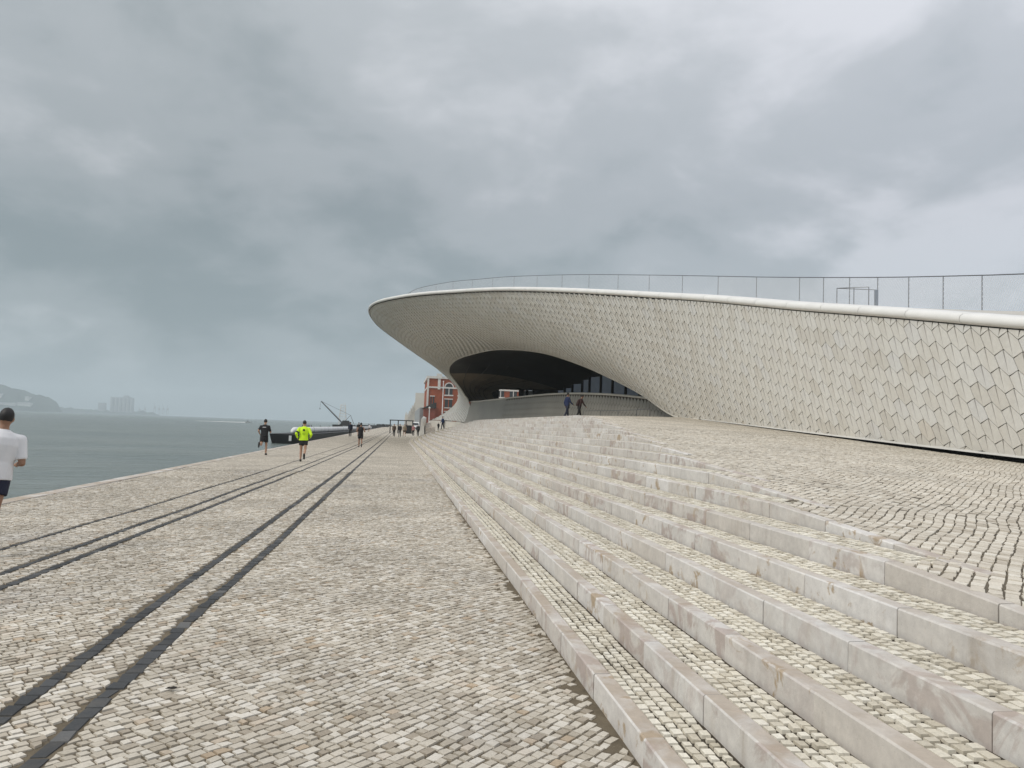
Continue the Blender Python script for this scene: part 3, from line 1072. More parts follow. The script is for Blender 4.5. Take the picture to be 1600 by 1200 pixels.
# painted shadow line: a flat near-black strip under the lip
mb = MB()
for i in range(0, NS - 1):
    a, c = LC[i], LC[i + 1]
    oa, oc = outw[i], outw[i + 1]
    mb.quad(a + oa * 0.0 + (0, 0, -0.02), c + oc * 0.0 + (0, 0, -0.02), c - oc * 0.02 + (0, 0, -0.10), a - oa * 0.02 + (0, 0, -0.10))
mpart(mb.build('lip_shadow_strip', M_SHADE))

# ------------------------------------------------------------------ roof
RAILP = sm([(20.6, 6.0, 5.0), (19.2, 13.5, 5.85), (18.16, 20.22, 6.85), (18.04, 22.12, 7.16), (17.83, 25.73, 7.78), (17.52, 29.47, 8.46), (16.94, 33.99, 9.30),
            (15.91, 39.29, 10.31), (14.19, 45.23, 11.40), (11.66, 51.90, 12.55), (8.25, 59.75, 13.70), (6.15, 64.29, 14.21), (3.72, 69.22, 14.69), (0.96, 75.70, 15.01),
            (0.0, 81.5, 15.05), (0.3, 87.5, 14.8), (2.0, 93.5, 14.1), (4.8, 99, 13.2), (9.0, 107, 11.3), (12.5, 114, 10.2)], 16)
mb = MB()
NR = 120
Lr = np.array([lip_at(q)[0] - lip_at(q)[1] * 0.5 + (0, 0, 0.30) for q in np.linspace(0, LS[-1], NR)])
RS = np.concatenate([[0], np.cumsum(np.linalg.norm(np.diff(RAILP, axis=0), axis=1))])
Rr = np.array([[np.interp(q, RS, RAILP[:, k]) for k in range(3)] for q in np.linspace(0, RS[-1], NR)])
Rr[:, 2] -= 1.12
Rm = Rr * 0.55 + Lr * 0.45; Rm[:, 2] += 0.0
In = Rr + (18, 6, 0.1); In[:, 0] = np.maximum(In[:, 0], 30)
rows = [Lr, Rm, Rr, In]
vv = np.concatenate(rows); ff = []
for r_ in range(3):
    for i in range(NR - 1):
        ff.append((r_ * NR + i, r_ * NR + i + 1, (r_ + 1) * NR + i + 1, (r_ + 1) * NR + i))
mpart(mesh('roof_terrace', vv, ff, M_ROOF, None, True))

# roof railing: posts, handrail, diagonal cable mesh
rail = empty('roof_railing', (17.65, 19.66, 5.6))
tag(rail, 'thin steel railing with diagonal cable mesh along the museum roof edge', 'railing')
def railp(o):
    o.parent = rail; o.matrix_parent_inverse = Matrix.Translation(-rail.location); return o
def rp(s_):
    return np.array([np.interp(s_, RS, RAILP[:, k]) for k in range(3)])
railp(MB().tube([tuple(p) for p in RAILP[::2]], 0.02, 6).build('handrail', M_STEELD, None, True))
s_ = 1.0
posts = []
while s_ < RS[-1] - 6:
    posts.append(s_); s_ += 1.68 if rp(s_)[1] < 31 else 3.3
pm = MB().box(-0.014, 0.014, -0.012, 0.012, -1.12, 0.0)
pme = raw_mesh('post', pm.v, pm.f, M_STEELM)
for q in posts:
    railp(obj_from('post', pme, None, rp(q)))
for n_, (a, c) in enumerate(zip(posts[:-1], posts[1:])):
    if a > 75: break
    mb = MB()
    step = 0.085 if a < 30 else 0.14
    wr = 0.0095 if a < 30 else 0.009
    for q in np.arange(a - 0.55, c, step):
        # one diagonal wire, rising along the run, cut to the panel
        t0 = max(0.0, (a - q) / 0.55); t1 = min(1.0, (c - q) / 0.55)
        if t1 - t0 < 0.05: continue
        p0 = rp(q + 0.55 * t0) + (0, 0, -1.08 + 1.04 * (1 - t0)); p1 = rp(q + 0.55 * t1) + (0, 0, -1.08 + 1.04 * (1 - t1))
        mb.tube([tuple(p0), tuple(p1)], wr, 3, False)
    railp(mb.build('cable_mesh', M_CABLE))
# short inner guard rail on the roof
def roof_pt(sr, inn, h):
    p = rp(sr); return (p[0] - inn * 0.95, p[1] - inn * 0.3, p[2] - 1.12 + h)
guard = empty('guard_rail', (16.3, 26, 6.6))
tag(guard, 'short L-shaped steel guard rail standing alone on the museum roof', 'guard rail')

# ------------------------------------------------------------------ inside the opening
MO = BC[14 * 9 + 4:14 * 25 + 1]              # edge of the opening, right foot to left foot
nM = len(MO)
lin = []
depth = 7
zc = MO[:, 2]
for j in range(depth + 1):
    q = j / depth
    # the soffit runs inwards (+x) and sinks slightly; the left cheek wraps round towards the back
    w_left = smoothstep(0.62, 0.9, np.arange(nM) / (nM - 1))
    dx = (16 * q) * (1 - w_left) + (4.0 * q) * w_left
    dy = (3 * q) * (1 - w_left) + (2.6 * math.sin(q * 1.5) + 1.6 * q) * w_left
    dz = (0.5 * math.sin(q * 3.1) - 1.4 * q * q) * (1 - w_left)
    row = MO.copy(); row[:, 0] += dx; row[:, 1] += dy; row[:, 2] += dz * np.clip((zc - 3.5) / 3, 0, 1)
    lin.append(row)
lin = np.array(lin)
ff = []
for j in range(depth):
    for i in range(nM - 1):
        ff.append((j * nM + i, j * nM + i + 1, (j + 1) * nM + i + 1, (j + 1) * nM + i))
cut = int(nM * 0.70)
def strip(rows_):
    d_, n_ = rows_.shape[:2]
    return rows_.reshape(-1, 3), [(j * n_ + i, j * n_ + i + 1, (j + 1) * n_ + i + 1, (j + 1) * n_ + i) for j in range(d_ - 1) for i in range(n_ - 1)]
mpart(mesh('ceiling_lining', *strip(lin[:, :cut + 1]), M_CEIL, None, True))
mpart(mesh('cheek_lining', *strip(lin[:, cut:]), M_BROWN, None, True))
# raised seams on the cheek lining
mb = MB()
for j in (1, 2, 3, 4, 5):
    mb.tube([tuple(p) for p in lin[j][cut - 20::4]], 0.035, 4, False)
mpart(mb.build('lining_seams', M_CEIL))

# lower curved wall of the court
WP = sm([(8.25, 92.3, 4.66), (9.1, 88.5, 4.66), (10.3, 82.5, 4.72), (11.6, 76, 4.8), (13.5, 66, 4.82), (15.2, 57, 4.52), (16.5, 49.5, 4.0), (17.2, 43.5, 3.4)], 14)
WS = np.concatenate([[0], np.cumsum(np.linalg.norm(np.diff(WP, axis=0), axis=1))])
def wsurf(s_, v_):
    x = np.interp(s_, WS, WP[:, 0]); y = np.interp(s_, WS, WP[:, 1]); z = np.interp(s_, WS, WP[:, 2])
    lean = 0.12 * v_ + 0.05 * v_ ** 2
    return np.stack([x - lean, y - 0.25 * lean, z - v_], -1)
def wnorm(s_, v_):
    e = 0.1
    n_ = np.cross(wsurf(s_, v_ + e) - wsurf(s_, v_ - e), wsurf(s_ + e, v_) - wsurf(s_ - e, v_))
    n_ /= np.linalg.norm(n_, axis=-1, keepdims=True)
    return n_ * np.where(n_[..., :1] > 0, -1, 1)
for nm_, s0_, s1_, mt_ in (('court_wall', 0.0, 13.0, M_COURT), ('court_wall_backing', 13.0, WS[-1], M_BACK)):
    gs, gv = np.meshgrid(np.linspace(s0_, s1_, 40), np.linspace(0, 3.2, 6), indexing='ij')
    wg = wsurf(gs, gv)
    ff = [(i * 6 + j, i * 6 + j + 1, (i + 1) * 6 + j + 1, (i + 1) * 6 + j) for i in range(39) for j in range(5)]
    mpart(mesh(nm_, wg.reshape(-1, 3), ff, mt_, None, True))
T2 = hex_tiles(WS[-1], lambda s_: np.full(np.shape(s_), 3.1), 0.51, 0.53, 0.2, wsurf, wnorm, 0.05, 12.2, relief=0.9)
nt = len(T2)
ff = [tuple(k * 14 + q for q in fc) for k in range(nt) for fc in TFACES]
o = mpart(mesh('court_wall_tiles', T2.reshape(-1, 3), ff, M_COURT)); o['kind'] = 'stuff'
mb = MB()
wt = [wsurf(np.array(q), np.array(-0.03)) for q in np.linspace(0, WS[-1], 60)]
mb.tube([tuple(p) for p in wt], 0.09, 6)
mpart(mb.build('court_wall_coping', M_SMOOTH, None, True))

# glazed screen above the court wall
gq = np.array([0, 0.09, 0.18, 0.29, 0.37, 0.49, 0.61, 0.74, 0.87, 1.0])
gtop = [5.5, 5.68, 6.05, 6.4, 6.62, 6.85, 7.1, 7.3, 7.4]
for i in range(9):
    xa, ya = 14.9 + 5.7 * gq[i], 73 - 12 * gq[i]
    xb, yb = 14.9 + 5.7 * gq[i + 1], 73 - 12 * gq[i + 1]
    za = 3.6; zb = gtop[i]
    m0 = 0.15
    ux, uy = (xb - xa), (yb - ya); LL = math.hypot(ux, uy); ux /= LL; uy /= LL
    A = np.array((xa + ux * m0, ya + uy * m0)); C_ = np.array((xb - ux * m0, yb - uy * m0))
    nx, ny = -uy * 0.03, ux * 0.03
    mb = MB().hexa([(A[0], A[1], za), (C_[0], C_[1], za), (C_[0] + nx, C_[1] + ny, za), (A[0] + nx, A[1] + ny, za),
                    (A[0], A[1], zb), (C_[0], C_[1], zb), (C_[0] + nx, C_[1] + ny, zb), (A[0] + nx, A[1] + ny, zb)])
    mpart(mb.build('glass_pane', M_GLASS))
    mb = MB().box(xb - 0.1, xb + 0.1, yb - 0.1, yb + 0.1, 3.6, zb + 0.3)
    mpart(mb.build('mullion', M_DARK))
# dark rooms behind
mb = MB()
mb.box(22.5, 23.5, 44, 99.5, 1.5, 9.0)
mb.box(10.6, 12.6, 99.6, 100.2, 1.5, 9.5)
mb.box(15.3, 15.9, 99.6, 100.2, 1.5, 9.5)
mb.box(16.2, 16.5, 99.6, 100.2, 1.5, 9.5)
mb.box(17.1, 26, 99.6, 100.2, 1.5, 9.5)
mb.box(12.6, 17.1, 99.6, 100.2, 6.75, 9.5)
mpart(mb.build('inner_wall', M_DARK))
mb = MB()
mb.box(15.92, 16.18, 99.7, 99.9, 4.5, 6.7); mb.box(16.52, 17.08, 99.7, 99.9, 4.5, 6.7)
mpart(mb.build('end_window_frame', M_WHITE))
# bench-like low rail in the court
crail = empty('court_rail', (14.2, 46.0, 2.2))
tag(crail, 'low dark handrail in front of the tiled court wall', 'handrail')
# build the two rails declared above
def child(o, par):
    o.parent = par; o.matrix_parent_inverse = Matrix.Translation(-par.location); return o
g0 = [(16.23, 26.95, 6.86), (16.30, 25.95, 6.72), (16.37, 25.15, 6.60)]
top = [(p[0], p[1], p[2] + 0.62) for p in g0]
endp = (16.43, 24.8, 6.56)
child(MB().tube([(endp[0], endp[1], endp[2] + 0.5)] + top, 0.014, 6).build('handrail', M_STEELM, None, True), guard)
for p in g0:
    child(MB().box(p[0] - 0.012, p[0] + 0.012, p[1] - 0.012, p[1] + 0.012, p[2] - 0.4, p[2] + 0.62).build('post', M_STEELM), guard)
child(MB().box(endp[0] - 0.06, endp[0] + 0.06, endp[1] - 0.03, endp[1] + 0.03, endp[2] - 0.4, endp[2] + 0.5).build('end_panel', M_STEEL), guard)
cr = [(12.4, 51.5), (13.1, 49.5), (13.7, 47.5), (14.3, 45.5), (14.7, 44.2)]
cz = [float(ramp_z(x, y)) for x, y in cr]
child(MB().tube([(x, y, z_ + 0.62) for (x, y), z_ in zip(cr, cz)], 0.018, 6).build('handrail', M_STEELD), crail)
for (x, y), z_ in zip(cr, cz):
    child(MB().box(x - 0.015, x + 0.015, y - 0.015, y + 0.015, z_ - 0.1, z_ + 0.62).build('post', M_STEELD), crail)

# wing wall closing the far end of the steps
ww = empty('wing_wall', (3.6, 104, 0))
tag(ww, 'small white wing wall closing the far end of the stone steps', 'wall')
child(MB().hexa([(2.6, 103.2, -0.1), (3.3, 103.2, -0.1), (3.5, 108, -0.1), (2.7, 108, -0.1), (2.75, 103.2, 2.5), (3.1, 103.2, 1.9), (3.6, 108, 2.7), (3.2, 108, 2.9)]).build('wall_slab', M_LIP), ww)
child(MB().hexa([(3.35, 103.3, -0.1), (9.5, 103.3, -0.1), (9.5, 112, -0.1), (3.55, 108, -0.1), (3.35, 103.3, 1.3), (9.5, 103.3, 2.2), (9.5, 112, 2.3), (3.55, 108, 2.0)]).build('end_face', M_KERB, ww), ww)

# a dark dry leaf on the setts
lv = MB()
pts = [(0.030 * math.cos(a) * (1.3 if k % 2 else 0.75), 0.018 * math.sin(a) * (1.2 if k % 2 else 0.8), 0.006 + 0.010 * ((k * 7) % 5) / 4) for k, a in enumerate(np.linspace(0, 2 * math.pi, 11)[:-1])]
lv.v += [(0, 0, 0.004)] + pts + [(x, y, z_ + 0.0015) for x, y, z_ in [(0, 0, 0.004)] + pts]
for k in range(10):
    a_, b_ = 1 + k, 1 + (k + 1) % 10
    lv.f += [(0, b_, a_), (11, 11 + a_, 11 + b_), (a_, b_, 11 + b_, 11 + a_)]
leaf = lv.build('fallen_leaf', simple('dry_leaf', (0.02, 0.016, 0.012), 0.8), None, False, (-1.343, 5.161, 0.006))
tag(leaf, 'small dark curled leaf lying alone on the pale cobbles', 'leaf')

# ================================================================== PEOPLE
M_SKIN = simple('skin', (0.42, 0.25, 0.17), 0.6, var=0.06)
M_SKIN2 = simple('tanned_skin', (0.30, 0.165, 0.105), 0.6, var=0.06)
M_HAIR = simple('black_hair', (0.010, 0.009, 0.009), 0.6, var=0.3, scale=30)
M_SHOE = simple('dark_shoe', (0.02, 0.02, 0.022), 0.6)
M_SOLE = simple('pale_sole', (0.55, 0.55, 0.55), 0.7)
M_CWHITE = simple('white_cotton', (0.74, 0.74, 0.76), 0.85, var=0.05, scale=5)
M_CNAVY = simple('navy_cloth', (0.012, 0.015, 0.035), 0.85, var=0.15)
M_CBLACK = simple('black_cloth', (0.013, 0.013, 0.015), 0.85, var=0.2)
M_NEON = simple('neon_yellow_cloth', (0.62, 0.92, 0.015), 0.75, var=0.05)
M_CBLUE = simple('blue_cloth', (0.022, 0.05, 0.15), 0.85, var=0.1)
M_CDBLUE = simple('dark_blue_cloth', (0.012, 0.022, 0.075), 0.85, var=0.1)
M_CRED = simple('maroon_cloth', (0.035, 0.012, 0.011), 0.85, var=0.1)
M_CPINK = simple('pink_cloth', (0.42, 0.20, 0.21), 0.85, var=0.1)
M_CGREY = simple('grey_cloth', (0.13, 0.13, 0.13), 0.85, var=0.1)
M_CBROWN = simple('brown_cloth', (0.10, 0.07, 0.05), 0.85, var=0.1)
M_CTAN = simple('khaki_cloth', (0.30, 0.25, 0.18), 0.85, var=0.1)


def limb(mb, a, b, ra, rb, seg=12, round_a=True, round_b=True, flat=(1.0, 1.0), ref=(1, 0, 0)):
    """tapered capsule from a to b; flat scales the ring along ref / across it"""
    a = Vector(a); b = Vector(b)
    d = (b - a); L = max(d.length, 1e-5); d = d / L
    rx = Vector(ref); rx = (rx - d * rx.dot(d))
    if rx.length < 1e-3: rx = Vector((0, 1, 0)) - d * d.y
    rx.normalize(); ry = d.cross(rx)
    rings = []
    if round_a:
        for t_ in (0.98, 0.8, 0.45): rings.append((-ra * t_, ra * math.sqrt(max(0.0, 1 - t_ * t_)) + 1e-4))
    for q in (0.0, 0.5, 1.0): rings.append((L * q, ra + (rb - ra) * q))
    if round_b:
        for t_ in (0.45, 0.8, 0.98): rings.append((L + rb * t_, rb * math.sqrt(max(0.0, 1 - t_ * t_)) + 1e-4))
    base = len(mb.v)
    for off, rr in rings:
        for k in range(seg):
            t_ = 2 * math.pi * k / seg
            mb.v.append(tuple(a + d * off + (rx * math.cos(t_) * flat[0] + ry * math.sin(t_) * flat[1]) * rr))
    for i in range(len(rings) - 1):
        for k in range(seg):
            mb.f.append((base + i * seg + k, base + i * seg + (k + 1) % seg, base + (i + 1) * seg + (k + 1) % seg, base + (i + 1) * seg + k))
    mb.f.append(tuple(base + k for k in reversed(range(seg))))
    n = (len(rings) - 1) * seg
    mb.f.append(tuple(base + n + k for k in range(seg)))
    return mb


def ball(mb, c, r, seg=14, rings=9):
    r = r if hasattr(r, '__len__') else (r, r, r)
    base = len(mb.v)
    for i in range(1, rings):
        p = math.pi * i / rings
        for k in range(seg):
            t_ = 2 * math.pi * k / seg
            mb.v.append((c[0] + r[0] * math.sin(p) * math.cos(t_), c[1] + r[1] * math.sin(p) * math.sin(t_), c[2] + r[2] * math.cos(p)))
    nt_ = len(mb.v)
    mb.v += [(c[0], c[1], c[2] + r[2]), (c[0], c[1], c[2] - r[2])]
    for i in range(rings - 2):
        for k in range(seg):
            mb.f.append((base + i * seg + k, base + (i + 1) * seg + k, base + (i + 1) * seg + (k + 1) % seg, base + i * seg + (k + 1) % seg))
    for k in range(seg):
        mb.f.append((nt_, base + k, base + (k + 1) % seg))
        mb.f.append((nt_ + 1, base + (rings - 2) * seg + (k + 1) % seg, base + (rings - 2) * seg + k))
    return mb


TMP = bpy.data.scenes.new('workbench')


def fuse(mb, name, mat, parent, vox, smooth=4):
    """weld overlapping volumes into one continuous skin"""
    tmp = bpy.data.objects.new('tmp', raw_mesh('tmp', mb.v, mb.f, mat)); TMP.collection.objects.link(tmp)
    bm = bmesh.new(); bm.from_mesh(tmp.data); bmesh.ops.recalc_face_normals(bm, faces=bm.faces); bm.to_mesh(tmp.data); bm.free()
    rm = tmp.modifiers.new('r', 'REMESH'); rm.mode = 'VOXEL'; rm.voxel_size = vox
    if smooth:
        s1 = tmp.modifiers.new('s', 'SMOOTH'); s1.factor = 0.5; s1.iterations = smooth
    with bpy.context.temp_override(scene=TMP, view_layer=TMP.view_layers[0]):
        dg = bpy.context.evaluated_depsgraph_get()
    me = bpy.data.meshes.new_from_object(tmp.evaluated_get(dg))
    assert len(me.vertices) != len(tmp.data.vertices)
    bpy.data.objects.remove(tmp)
    me.materials.clear(); me.materials.append(mat)
    me.polygons.foreach_set('use_smooth', [True] * len(me.polygons))
    me.name = name
    return obj_from(name, me, parent)


def rot_x(v, a):   # rotate about the x axis: +a swings a hanging limb forwards (+y)
    c, s_ = math.cos(a), math.sin(a)
    return Vector((v.x, v.y * c - v.z * s_, v.y * s_ + v.z * c))


def person(label, loc, face=0.0, h=1.75, legs=((10, 0), (-10, 5)), arms=((15, 20), (-15, 20)), lean=0.0, vox=0.014,
           shirt=M_CBLACK, sleeve='short', bottom=M_CBLACK, cut='shorts', skin=M_SKIN, hair=M_HAIR, hairlen=0.0, bag=None,
           group=None, abduct=8, girth=1.0, head_turn=0.0, lift=0.0, shoes=M_SHOE, tank=False, slen=0.66):
    """a clothed figure facing +y before 'face' turns it; legs/arms: (hip, knee) / (shoulder, elbow) degrees, left then right"""
    p = empty('person', loc)
    p.rotation_euler = (0, 0, face)
    tag(p, label, 'person', group)
    k = h / 1.75
    H = Vector((0, 0, 0.93))
    up = rot_x(Vector((0, 0, 1)), -lean)
    fwd = Vector((0, 1, 0))
    chest = H + up * 0.36
    neck = H + up * 0.54
    headc = neck + up * 0.145 + fwd * 0.025
    body = MB()
    J = {}
    for sd, (hip, knee) in zip((-1, 1), legs):
        hp = H + Vector((sd * 0.088, 0, -0.03))
        th = rot_x(Vector((0, 0, -0.43)), R(hip)); kn = hp + th
        sh = rot_x(Vector((0, 0, -0.41)), R(hip - knee)); an = kn + sh
        ft = rot_x(Vector((0, 0.165, -0.035)), R(hip - knee) + R(8 if knee > 40 else 0)) if knee > 25 else Vector((0, 0.17, -0.035))
        J[sd] = (hp, kn, an, an + ft)
    for sd, (shd, elb) in zip((-1, 1), arms):
        sp_ = chest + Vector((sd * 0.185 * girth, 0, 0.085))
        ua = rot_x(Vector((sd * math.sin(R(abduct)), 0, -math.cos(R(abduct)))) * 0.29, R(shd)); el = sp_ + ua
        fa = rot_x(Vector((sd * 0.02, 0, -1)).normalized() * 0.25, R(shd + elb)); wr = el + fa
        # forearms swing a little towards the middle when bent
        wr = wr + Vector((-sd * 0.05 * min(1, elb / 60), 0, 0))
        J[('a', sd)] = (sp_, el, wr)
    # ---- body
    limb(body, H + Vector((0, 0, -0.06)), H + up * 0.12, 0.135 * girth, 0.125 * girth, flat=(1.12, 0.80))
    limb(body, H + up * 0.12, chest, 0.125 * girth, 0.155 * girth, flat=(1.1, 0.74))
    limb(body, chest, chest + up * 0.10, 0.155 * girth, 0.10, flat=(1.15, 0.70))
    limb(body, neck - up * 0.05, neck + up * 0.07 + fwd * 0.015, 0.056, 0.052)
    ball(body, headc, (0.074, 0.094, 0.112))
    ball(body, headc + up * -0.055 + fwd * 0.022, (0.057, 0.07, 0.062))
    ball(body, headc + fwd * 0.098 - up * 0.012, (0.013, 0.02, 0.022))
    for sd in (-1, 1):
        ball(body, headc + Vector((sd * 0.076, -0.005, -0.012)), (0.012, 0.02, 0.032))
        hp, kn, an, toe = J[sd]
        limb(body, hp, kn, 0.083, 0.053); limb(body, kn, kn + (an - kn) * 0.35, 0.052, 0.054); limb(body, kn + (an - kn) * 0.35, an, 0.054, 0.036)
        limb(body, an - (an - kn).normalized() * -0.01, an + (toe - an) * 0.8, 0.036, 0.03)
        sp_, el, wr = J[('a', sd)]
        limb(body, sp_, el, 0.052, 0.040); limb(body, el, wr, 0.040, 0.027)
        fd = (wr - el).normalized()
        pm_ = wr + fd * 0.085
        limb(body, wr, pm_, 0.028, 0.034, flat=(0.55, 1.15))
        if vox < 0.016:
            fx = Vector((0, 1, 0)) - fd * fd.y
            if fx.length < 0.2: fx = Vector((0, 0, 1)) - fd * fd.z
            fx.normalize()
            inw = Vector((-sd, 0, 0)); inw = (inw - fd * inw.dot(fd)).normalized()
            for q, ln in zip((-0.027, -0.009, 0.009, 0.027), (0.058, 0.070, 0.074, 0.066)):
                a0 = pm_ + fx * q; a1 = a0 + fd * ln * 0.5 + inw * 0.008; a2 = a1 + fd * ln * 0.35 + inw * 0.028
                limb(body, a0, a1, 0.0095, 0.009, 8); limb(body, a1, a2, 0.009, 0.008, 8)
            t0 = wr + fd * 0.03 + fx * 0.03; t1 = t0 + fx * 0.026 + fd * 0.03; limb(body, t0, t1, 0.0115, 0.010, 8); limb(body, t1, t1 + fd * 0.03, 0.010, 0.009, 8)
    fuse(body, 'body', skin, p, vox)
    # ---- shirt
    sh = MB()
    g = 0.016
    hem = H + Vector((0, 0, -0.055 if cut != 'dress' else -0.35))
    limb(sh, hem, H + up * 0.14, (0.150 + g) * girth, (0.134 + g) * girth, 16, False, False, (1.12, 0.84))
    limb(sh, H + up * 0.13, chest, (0.134 + g) * girth, (0.160 + g) * girth, 16, False, True, (1.1, 0.78))
    limb(sh, chest, chest + up * 0.11, (0.160 + g) * girth, 0.105 + g, 16, True, False, (1.13, 0.74))
    if not tank:
        limb(sh, chest + up * 0.10, neck + up * 0.005, 0.10, 0.068, 14, False, False, (1.1, 0.95))
    for sd in (-1, 1):
        sp_, el, wr = J[('a', sd)]
        if tank:
            limb(sh, sp_ + Vector((-sd * 0.06, 0, 0)), sp_ + Vector((-sd * 0.02, 0, 0.0)), 0.06, 0.055)
            continue
        limb(sh, chest + up * 0.09 + Vector((sd * 0.06, 0, 0)), sp_ + Vector((0, 0, -0.005)), 0.078, 0.064)
        if sleeve == 'short':
            e_ = sp_ + (el - sp_) * 0.84
            limb(sh, sp_, e_, 0.064, 0.060, 12, True, False)
        else:
            limb(sh, sp_, el, 0.070, 0.057, 12); limb(sh, el, wr, 0.056, 0.042, 12, True, False)
    fuse(sh, 'shirt', shirt, p, vox)
    # ---- shorts / trousers
    bt = MB()
    limb(bt, H + Vector((0, 0, -0.13)), H + up * 0.05, 0.142 * girth, 0.140 * girth, 16, True, False, (1.13, 0.86))
    for sd in (-1, 1):
        hp, kn, an, toe = J[sd]
        if cut in ('shorts',):
            e_ = hp + (kn - hp) * slen
            limb(bt, hp + Vector((0, 0, 0.02)), e_, 0.100, 0.098, 14, True, False)
        else:
            limb(bt, hp + Vector((0, 0, 0.02)), kn, 0.098, 0.070, 14); limb(bt, kn, an, 0.070, 0.056, 14, True, False)
    fuse(bt, 'trousers' if cut != 'shorts' else 'shorts', bottom, p, vox)
    # ---- shoes
    for sd in (-1, 1):
        hp, kn, an, toe = J[sd]
        so = MB()
        dn = (toe - an)
        fo = dn.normalized()
        heel = an - fo * 0.045 + Vector((0, 0, -0.03)) if (kn - an).normalized().z > 0.8 else an - fo * 0.04
        limb(so, heel, an + dn * 1.0, 0.044, 0.040, 12, True, True, (1.0, 0.85))
        limb(so, an, an + dn * 0.4, 0.047, 0.044)
        fuse(so, 'shoe', shoes, p, max(vox * 0.8, 0.012), 2)
    # ---- hair
    hr = MB()
    ball(hr, headc + up * 0.022 - fwd * 0.012, (0.082, 0.098, 0.106))
    if hairlen:
        limb(hr, headc - fwd * 0.05, headc - fwd * 0.085 - up * hairlen, 0.07, 0.05, 12, True, True, (1.1, 0.6))
    o = fuse(hr, 'hair', hair, p, vox)
    # keep the face free: drop hair faces in front of the forehead
    bm = bmesh.new(); bm.from_mesh(o.data)
    dl = [v for v in bm.verts if (v.co - headc).dot(fwd) > 0.045 and (v.co - headc).dot(up) < 0.075 or ((v.co - headc).dot(up) < -0.045 and not hairlen) or ((v.co - headc).dot(fwd) > 0.0 and (v.co - headc).dot(up) < 0.0)]
    bmesh.ops.delete(bm, geom=dl, context='VERTS'); bm.to_mesh(o.data); bm.free()
    if bag:
        bgm = MB()
        limb(bgm, H + up * 0.12 - fwd * 0.19, H + up * 0.38 - fwd * 0.17, 0.12, 0.11, 14, True, True, (1.15, 0.6))
        fuse(bgm, 'backpack', bag, p, vox)
    p.scale = (k, k, k)
    # stand on the ground: lowest shoe to the local zero (lift = airborne running step)
    zmin = min((v.co.z for c_ in p.children if c_.name.startswith('shoe') for v in c_.data.vertices))
    for c_ in p.children:
        c_.location.z -= zmin
    p.location.z = loc[2] + lift
    return p, dict(chest=chest - Vector((0, 0, zmin)), up=up, H=H - Vector((0, 0, zmin)))


# the four larger figures
man, I = person('man in white polo shirt and navy shorts at the left edge, back turned', (-4.99, 10.2, 0), R(22), 1.79, legs=((20, 14), (-16, 40)), arms=((-20, 88), (-12, 95)), lean=R(4), vox=0.012,
                shirt=M_CWHITE, bottom=M_CNAVY, skin=M_SKIN2, girth=1.08, abduct=12, slen=0.5)
man.rotation_euler = (0, R(7), R(22))
run1, I = person('jogger all in black with a white print across the back', (-6.36, 37.9, 0), R(-4), 1.74, legs=((-22, 78), (14, 16)), arms=((-42, 88), (12, 92)), lean=R(8), vox=0.015,
                 shirt=M_CBLACK, bottom=M_CBLACK, skin=M_SKIN, abduct=14)
mb = MB()
for q in range(7):
    x = -0.075 + q * 0.0235
    mb.box(x, x + 0.017, -0.004, 0.004, 0, 0.028 + (0.008 if q in (0, 4) else 0))
o = mb.build('back_print', M_CWHITE, run1)
o.location = I['chest'] + Vector((0, -0.142, 0.035)) ; o.rotation_euler = (R(-4), 0, 0)
run2, I = person('jogger in neon yellow long-sleeved top and black shorts', (-3.96, 33.1, 0), R(2), 1.74, legs=((6, 14), (-14, 48)), arms=((-38, 84), (-28, 92)), lean=R(6), vox=0.015,
                 shirt=M_NEON, sleeve='long', bottom=M_CBLACK, skin=M_SKIN, girth=1.05, abduct=22, slen=0.5)
mb = MB()
n = 20
mb.v += [(0.045 * math.cos(2 * math.pi * q / n), -0.004, 0.045 * math.sin(2 * math.pi * q / n)) for q in range(n)] + [(0.045 * math.cos(2 * math.pi * q / n), 0.006, 0.045 * math.sin(2 * math.pi * q / n)) for q in range(n)]
mb.f += [tuple(range(n)), tuple(reversed(range(n, 2 * n)))] + [(q, (q + 1) % n, n + (q + 1) % n, n + q) for q in range(n)]
o = mb.build('round_badge', M_CBLACK, run2); o.location = I['chest'] + Vector((0, -0.152, 0.03)); o.rotation_euler = (R(-6), 0, 0)
mb = MB()
for r_ in range(3):
    for q in range(5):
        x = -0.07 + q * 0.029
        mb.box(x, x + 0.02, -0.003, 0.004, -r_ * 0.035, -r_ * 0.035 + 0.014)
o = mb.build('faded_print', simple('faded_print', (0.38, 0.56, 0.03), 0.8), run2); o.location = I['chest'] + Vector((0, -0.150, -0.10)); o.rotation_euler = (R(-4), 0, 0)
mb = MB(); ab = mb.tube([(0, 0, -0.035), (0, 0, 0.035)], 0.066, 14)
o = mb.build('phone_armband', M_CBLACK, run2)
sp_ = I['chest'] + Vector((-0.194, 0, 0.085)); o.location = sp_ + rot_x(Vector((-math.sin(R(22)), 0, -math.cos(R(22)))) * 0.22, R(-38)); o.rotation_euler = (R(-38), R(22), 0)
run3, I = person('runner in dark sleeveless top and short dark shorts on the rail lines', (-2.66, 54, 0), R(3), 1.72, legs=((10, 10), (-8, 40)), arms=((-20, 105), (-20, 105)), lean=R(4), vox=0.018,
                 shirt=M_CBLACK, bottom=M_CBLACK, skin=M_SKIN2, tank=True, abduct=20, hairlen=0.02)

